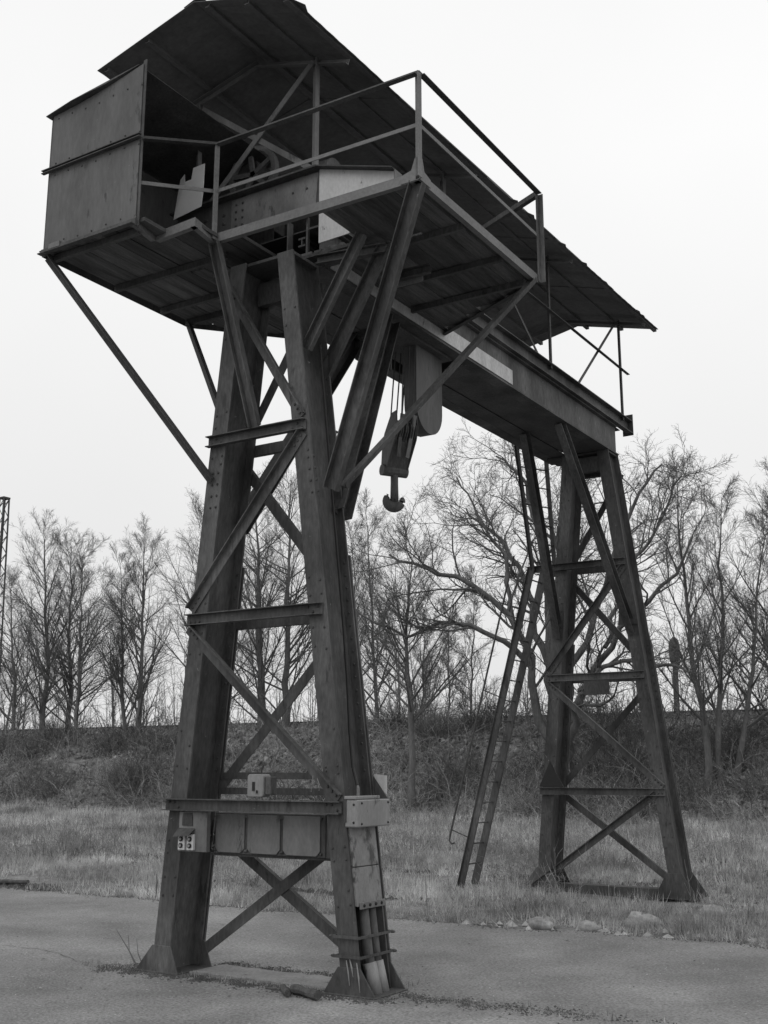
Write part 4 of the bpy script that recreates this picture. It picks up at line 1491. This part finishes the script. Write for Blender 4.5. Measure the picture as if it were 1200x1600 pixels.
# low shrub left in the field, weeds at the tower feet
sh = thing("dark_shrub", (-11.4, 7.9, 0.05), "low dark leafless shrub in the dry grass at the left", "shrub")
rs_ = np.random.default_rng(61)
k = 170
d = rs_.normal(0, 0.5, (k, 3)); d[:, 2] = 1; d /= np.linalg.norm(d, axis=1, keepdims=True)
p = np.column_stack([-11.4 + rs_.normal(0, 0.42, k), 7.9 + rs_.normal(0, 0.35, k), np.full(k, 0.03)])
P, R = grow(p, d, rs_.uniform(0.3, 0.75, k), np.full(k, 0.006), 4, 0.14, 0.0, rs_, 0.4)
p2, d2, l2, r2 = spawn(P, R, np.full(k, 0.5), 5, 0.2, 0.6, 0.45, 0.2, rs_, 0.7)
P2, R2 = grow(p2, d2, l2, np.clip(r2, 0.003, 0.005), 2, 0.15, 0.0, rs_, 0.5)
v1, f1 = tubes(P, R, 3); v2, f2 = tubes(P2, R2, 3)
np_object("stem", np.concatenate([v1, v2]), np.concatenate([f1, f2 + len(v1)]), M_BRAMBLE, sh, (-11.4, 7.9, 0.05), kind="stuff")


def tuft_rows():
    pts = []
    rng = np.random.default_rng(77)
    for (x0, x1, y0, y1, sd, n) in ((-2.7, -1.9, -0.02, 0.05, 0.09, 200), (-1.6, -0.3, 0.03, 0.02, 0.05, 520), (-1.7, 0.3, 0.62, 0.6, 0.06, 420),
                                    (0.25, 2.2, 0.2, 0.3, 0.07, 420), (-2.4, -2.2, -0.1, 0.1, 0.06, 60), (-9.5, -6.8, 3.9, 4.0, 0.12, 500)):
        t = rng.random(n)
        pts.append(np.column_stack([x0 + (x1 - x0) * t + rng.normal(0, 0.02, n), y0 + (y1 - y0) * t + rng.normal(0, sd, n)]))
    return np.concatenate(pts)


xy = tuft_rows()
blades("crack_weeds", xy, rg.uniform(0.02, 0.075, len(xy)), rg.uniform(0.005, 0.012, len(xy)), M_LITTER, lean=1.0, seed=9)
wd_ = thing("dead_weed", (-2.2, 0.0, 0.0), "thin dead weed stalk leaning at the left foot of the near tower", "weed")
m = MB()
m.tube([(-2.08, 0.0, 0.0), (-2.2, 0.0, 0.14), (-2.36, 0.0, 0.30)], [0.006, 0.005, 0.002], 5)
m.tube([(-2.14, 0.0, 0.06), (-2.25, 0.05, 0.13), (-2.30, 0.08, 0.25)], [0.005, 0.004, 0.002], 5)
m.tube([(-2.05, 0.03, 0.0), (-2.16, 0.06, 0.12), (-2.22, 0.1, 0.22)], [0.005, 0.004, 0.002], 5)
m.build("stalk", M_TWIG, wd_)

# ------------------------------------------------------------------ small things lying about
def rock(x, y, sx, sy, sz, seed, label):
    rng = np.random.default_rng(seed)
    n1, n2 = 6, 9
    vs = []
    for i_ in range(n1 + 1):
        a = math.pi * i_ / n1
        for j_ in range(n2):
            b_ = 2 * math.pi * j_ / n2
            q = 1 + rng.uniform(-.34, .30)
            vs.append((x + sx * q * math.sin(a) * math.cos(b_), y + sy * q * math.sin(a) * math.sin(b_), tz(x, y) + sz * 0.35 + sz * q * math.cos(a)))
    fs = [(i_ * n2 + j_, (i_ + 1) * n2 + j_, (i_ + 1) * n2 + (j_ + 1) % n2, i_ * n2 + (j_ + 1) % n2) for i_ in range(n1) for j_ in range(n2)]
    o = np_object("rock", vs, fs, M_ROCK, None, (x, y, tz(x, y)))
    o['label'] = label
    o['category'] = "rock"
    o['group'] = "stones along the grass edge"
    return o


rock(-0.35, 4.14, 0.15, 0.10, 0.08, 1, "smallest stone at the grass edge, left of the other stones")
rock(0.12, 4.22, 0.12, 0.09, 0.07, 2, "squat stone second from the left at the grass edge")
rock(0.46, 4.85, 0.20, 0.12, 0.11, 3, "largest pale stone at the grass edge in front of the far tower")
rock(0.80, 6.25, 0.17, 0.10, 0.08, 4, "flat stone in the grass right of the far tower foot")
rock(-6.15, 4.02, 0.10, 0.06, 0.07, 5, "dark lump at the asphalt edge left of the near tower")


def log(name, p0, p1, r_, seed, label, cat, split=False):
    rng = random.Random(seed)
    m = MB()
    n = 9
    pts = [Vector(p0).lerp(Vector(p1), k / 5) + Vector((0, 0, rng.uniform(-.004, .006))) for k in range(6)]
    m.tube(pts, [r_ * rng.uniform(.8, 1.12) for _ in pts], n)
    o = m.build(name, M_WOOD)
    o['label'] = label
    o['category'] = cat
    return o


log("wood_offcut", (-0.42, -0.13, 0.035), (-0.10, -0.27, 0.045), 0.036, 1, "thicker broken wood piece lying before the right foot of the near tower", "wood offcut")
log("wood_offcut", (-0.52, -0.12, 0.03), (-0.36, -0.28, 0.03), 0.026, 2, "shorter broken wood piece left of the thicker one by the near tower", "wood offcut")
log("stick", (-0.70, -0.10, 0.012), (-0.44, -0.07, 0.014), 0.008, 3, "thin stick beside the broken wood before the near tower", "stick")
log("branch", (-8.9, 4.15, 0.05), (-8.1, 4.05, 0.09), 0.03, 4, "dead branch lying at the asphalt edge at the far left", "branch")
#log("stick", (0.45, 3.2, 0.02), (0.9, 3.05, 0.025), 0.008, 5, "thin twig on the asphalt right of the near tower", "stick")
m = MB()
m.tube([(-5.75, 4.1, 0.0), (-5.74, 4.1, 0.22), (-5.76, 4.1, 0.30)], [0.01, 0.008, 0.003], 5)
m.tube([(-5.9, 4.1, 0.0), (-5.89, 4.1, 0.16)], [0.009, 0.004], 5)
o = m.build("dead_stalk", M_TWIG)
o['label'] = "short dark dead stalks at the asphalt edge left of the near tower"
o['category'] = "dead plant"

def grit(name, pts, s0, s1, m, seed):
    rng = np.random.default_rng(seed)
    n_ = len(pts)
    z_ = np.array([tz(a_, b__) for a_, b__ in pts]) if pts[:, 1].max() > 4 else np.zeros(n_)
    c_ = np.column_stack([pts, z_ + 0.003])
    s_ = rng.uniform(s0, s1, n_)[:, None]
    a_ = rng.uniform(0, 6.28, n_)
    uu = np.column_stack([np.cos(a_), np.sin(a_), np.zeros(n_)]) * s_
    vv_ = np.column_stack([-np.sin(a_), np.cos(a_), np.zeros(n_)]) * s_ * rng.uniform(.5, 1, (n_, 1))
    uz = np.column_stack([np.zeros(n_), np.zeros(n_), s_[:, 0] * rng.uniform(.3, .9, n_)])
    vs_ = np.stack([c_ - uu, c_ - vv_, c_ + uu, c_ + vv_, c_ + uz], 1).reshape(-1, 3)
    b_ = np.arange(n_)[:, None] * 5
    fs_ = np.concatenate([b_ + np.array([[0, 1, 4]]), b_ + np.array([[1, 2, 4]]), b_ + np.array([[2, 3, 4]]), b_ + np.array([[3, 0, 4]])])
    return np_object(name, vs_, fs_, m, None, (0, 0, 0), kind="stuff")


gp = []
for (x0, x1, y0, y1, sd, n_) in ((-2.5, -1.55, -0.06, -0.06, 0.07, 1500), (-2.35, -2.1, 0.0, 0.5, 0.07, 500), (-1.65, -0.2, -0.02, 0.0, 0.06, 2600), (-1.7, -0.1, 0.60, 0.60, 0.055, 2200),
                                 (-0.4, 0.35, -0.10, -0.03, 0.06, 900), (0.25, 1.7, 0.20, 0.26, 0.10, 1100), (-1.7, -0.2, 0.3, 0.3, 0.12, 350), (1.5, 2.6, 0.26, 0.35, 0.05, 120)):
    t_ = rg.random(n_)
    wv = 0.06 * np.sin(t_ * 23) + 0.04 * np.sin(t_ * 57)
    gp.append(np.column_stack([x0 + (x1 - x0) * t_ + rg.normal(0, 0.03, n_), y0 + (y1 - y0) * t_ + wv + rg.normal(0, 1, n_) * sd * rg.uniform(.3, 1.2, n_)]))
grit("loose_dirt", np.concatenate(gp), 0.004, 0.016, M_SOIL, 31)
ne = 2200
ex = rg.uniform(-14, 4, ne)
grit("edge_dirt", np.column_stack([ex, asphalt_edge(ex) - np.abs(rg.normal(0, 0.10, ne)) + 0.03]), 0.004, 0.016, M_SOIL, 32)
gp = []
for (x_, y_, lx, n_) in ((-5.5, 9.0, 1.0, 260), (-4.4, 9.8, 0.9, 200), (-2.4, 8.9, 0.8, 260), (-1.3, 8.9, 0.7, 260), (-1.0, 12.4, 1.1, 260), (-11.4, 8.6, 1.2, 260),
                         (-9.9, 8.9, 1.2, 260), (-3.9, 5.7, 0.9, 160), (-8.2, 4.15, 0.7, 200), (-7.8, 8.6, 1.0, 160), (-16, 14, 2, 260), (-9, 15, 2, 260), (0.2, 9.6, 0.9, 200)):
    gp.append(np.column_stack([x_ + rg.normal(0, 0.5, n_) * lx, y_ + rg.normal(0, 0.09, n_) + 0.08 * np.sin(rg.random(n_) * 9)]))
grit("soil_clods", np.concatenate(gp), 0.02, 0.085, M_SOIL, 33)
gp = np.column_stack([rg.uniform(-1.6, 2.6, 60), np.zeros(60)])
gp[:, 1] = asphalt_edge(gp[:, 0]) + rg.uniform(-0.02, 0.45, 60)
grit("rubble", gp, 0.02, 0.07, M_ROCK, 34)
rb_ = np.random.default_rng(45)
brambles("field_brush", 2600, 0, 0, 0, 0, 0.2, 0.7, 0.006, 17, [(rb_.uniform(-20, 3), rb_.uniform(5.0, 20.5), rb_.uniform(.12, .4)) for _ in range(95)])
# leaves and chips blown over the asphalt
nl = 420
cx_ = np.column_stack([rg.uniform(-9, 4, nl), rg.uniform(-4.5, 3.9, nl), np.full(nl, 0.012)])
a_ = rg.normal(size=(nl, 3)); a_[:, 2] *= 0.2; a_ /= np.linalg.norm(a_, axis=1, keepdims=True)
b_ = np.cross(a_, np.array([0.1, 0.2, 1.0])); b_ /= np.linalg.norm(b_, axis=1, keepdims=True)
s_ = rg.uniform(0.008, 0.024, nl)[:, None]
np_object("blown_leaves", np.stack([cx_ - a_ * s_, cx_ - b_ * s_ * .6, cx_ + a_ * s_, cx_ + b_ * s_ * .6], 1).reshape(-1, 3), np.arange(4 * nl).reshape(-1, 4), M_LITTER, None, (0, 0, 0), kind="stuff")
rb_ = np.random.default_rng(46)
ob = brambles("pale_scrub", 2400, 0, 0, 0, 0, 0.4, 1.1, 0.010, 18, [(rb_.uniform(-42, 1), rb_.uniform(20.6, 28.8), rb_.uniform(.25, .7)) for _ in range(26)])
ob.data.materials[0] = M_GRASS
# fine cracks wandering over the asphalt
rc = np.random.default_rng(12)
cv, cf = [], []
for (x0, y0_, a0, n_) in ((-2.5, 0.05, 2.9, 34), (-3.5, 2.6, 0.15, 40), (1.7, 0.25, -0.1, 22), (-5.0, -0.6, 0.3, 30)):
    px0, py0, a_ = x0, y0_, a0
    for q in range(n_):
        a_ += rc.normal(0, 0.28)
        a_ = a0 + (a_ - a0) * 0.9
        hw_ = 0.003 * rc.uniform(.1, 1.6) * min(1, (n_ - q) / 8)
        b0 = len(cv)
        cv += [(px0 + hw_ * math.sin(a_), py0 - hw_ * math.cos(a_), 0.0065), (px0 - hw_ * math.sin(a_), py0 + hw_ * math.cos(a_), 0.0065)]
        if q: cf.append((b0 - 2, b0, b0 + 1, b0 - 1))
        px0 += 0.06 * math.cos(a_); py0 += 0.06 * math.sin(a_)
np_object("asphalt_cracks", cv, cf, M_SOIL, None, (0, 0, 0), kind="stuff")
# thin dead stalks standing in the field
ks = 340
xy = scatter(2600, -18, 5, 4.2, 20, 0.0)[:ks]
ks = len(xy)
p = np.column_stack([xy, ter(xy[:, 1])])
d = rg.normal(0, 0.12, (ks, 3)); d[:, 2] = 1; d /= np.linalg.norm(d, axis=1, keepdims=True)
hs = rg.uniform(0.25, 0.85, ks)
P, R = grow(p, d, hs, np.full(ks, 0.0045), 4, 0.06, 0.0, rg, 0.4)
p2, d2, l2, r2 = spawn(P, R, hs, 5, 0.4, 0.6, 0.25, 0.2, rg, 0.7)
P2, R2 = grow(p2, d2, l2, np.full(len(l2), 0.0026), 2, 0.1, 0.03, rg, 0.6)
v1, f1 = tubes(P, R, 3); v2, f2 = tubes(P2, R2, 3)
np_object("dead_stalks", np.concatenate([v1, v2]), np.concatenate([f1, f2 + len(v1)]), M_BRAMBLE, None, (0, 0, 0), kind="stuff")

# pebbles scattered on the asphalt
n = 2600
px_ = rg.uniform(-9, 5, n); py_ = rg.uniform(-5, 3.8, n)
c = np.column_stack([px_, py_, np.full(n, 0.006)])
s = rg.uniform(0.004, 0.011, n)[:, None]
a = rg.uniform(0, 6.28, n)
u3 = np.column_stack([np.cos(a), np.sin(a), np.zeros(n)]) * s
v3 = np.column_stack([-np.sin(a), np.cos(a), np.zeros(n)]) * s * 0.7
up = np.column_stack([np.zeros(n), np.zeros(n), s[:, 0] * 0.8])
vs = np.stack([c - u3, c - v3, c + u3, c + v3, c + up], 1).reshape(-1, 3)
b5 = np.arange(n)[:, None] * 5
fs = np.concatenate([b5 + np.array([[0, 1, 4]]), b5 + np.array([[1, 2, 4]]), b5 + np.array([[2, 3, 4]]), b5 + np.array([[3, 0, 4]])])
np_object("pebbles", vs, fs, M_ROCK, None, (0, 0, 0), kind="stuff")

# ------------------------------------------------------------------ far things: rail on the embankment, mast, lamp post
m = MB()
m.bar((-90, 29.0, 3.38), (40, 29.0, 3.38), [(a, b_ - 0.07) for a, b_ in isec(0.09, 0.14)], (0, 0, 1))
o = m.build("railway_rail", M_DARK)
o['label'] = "long dark steel rail running along the embankment crest"
o['category'] = "rail"
mx, my = -53.75, 40.0
ms = thing("lattice_mast", (mx, my, 3.27), "tall steel lattice mast cut by the left picture edge", "mast")
HM = 15.4
hw = lambda z_: 0.42 - 0.014 * (z_ - 3.27)
for sx in (-1, 1):
    for sy in (-1, 1):
        m = MB()
        m.bar((mx + sx * hw(3.2), my + sy * hw(3.2), 3.2), (mx + sx * hw(3.27 + HM), my + sy * hw(3.27 + HM), 3.27 + HM), rect(0.08, 0.08), (0, 1, 0))
        m.build("corner_angle", M_DARK, ms)
m = MB()
nz = 26
for k in range(nz):
    z0, z1 = 3.27 + HM * k / nz, 3.27 + HM * (k + 1) / nz
    s_ = 1 if k % 2 else -1
    for sy in (-1, 1):
        m.bar((mx - s_ * hw(z0), my + sy * hw(z0), z0), (mx + s_ * hw(z1), my + sy * hw(z1), z1), rect(0.05, 0.02), (0, 1, 0))
    for sx in (-1, 1):
        m.bar((mx + sx * hw(z0), my - s_ * hw(z0), z0), (mx + sx * hw(z1), my + s_ * hw(z1), z1), rect(0.05, 0.02), (1, 0, 0))
m.build("lacing", M_DARK, ms)
m = MB()
m.box((mx - 0.26, my - 0.26, 3.27 + HM), (mx + 0.26, my + 0.26, 3.27 + HM + 0.12))
m.build("cap", M_DARK, ms)
sp_ = thing("signal_post", (-8.09, 33.0, 3.2), "stout post with rounded wider head on the embankment right of the far tower", "post")
m = MB()
m.tube([(-8.09, 33, 3.1), (-8.05, 33, 5.6)], [0.11, 0.10], 12)
m.build("shaft", M_STEEL, sp_)
m = MB()
m.tube([(-8.05, 33, 5.3), (-8.05, 33, 5.45), (-8.05, 33, 6.0), (-8.05, 33, 6.2), (-8.05, 33, 6.3)], [0.12, 0.19, 0.20, 0.15, 0.05], 12)
m.build("head", M_DARK, sp_)

for o in bpy.data.objects:
    if '_c' in o:
        del o['_c']
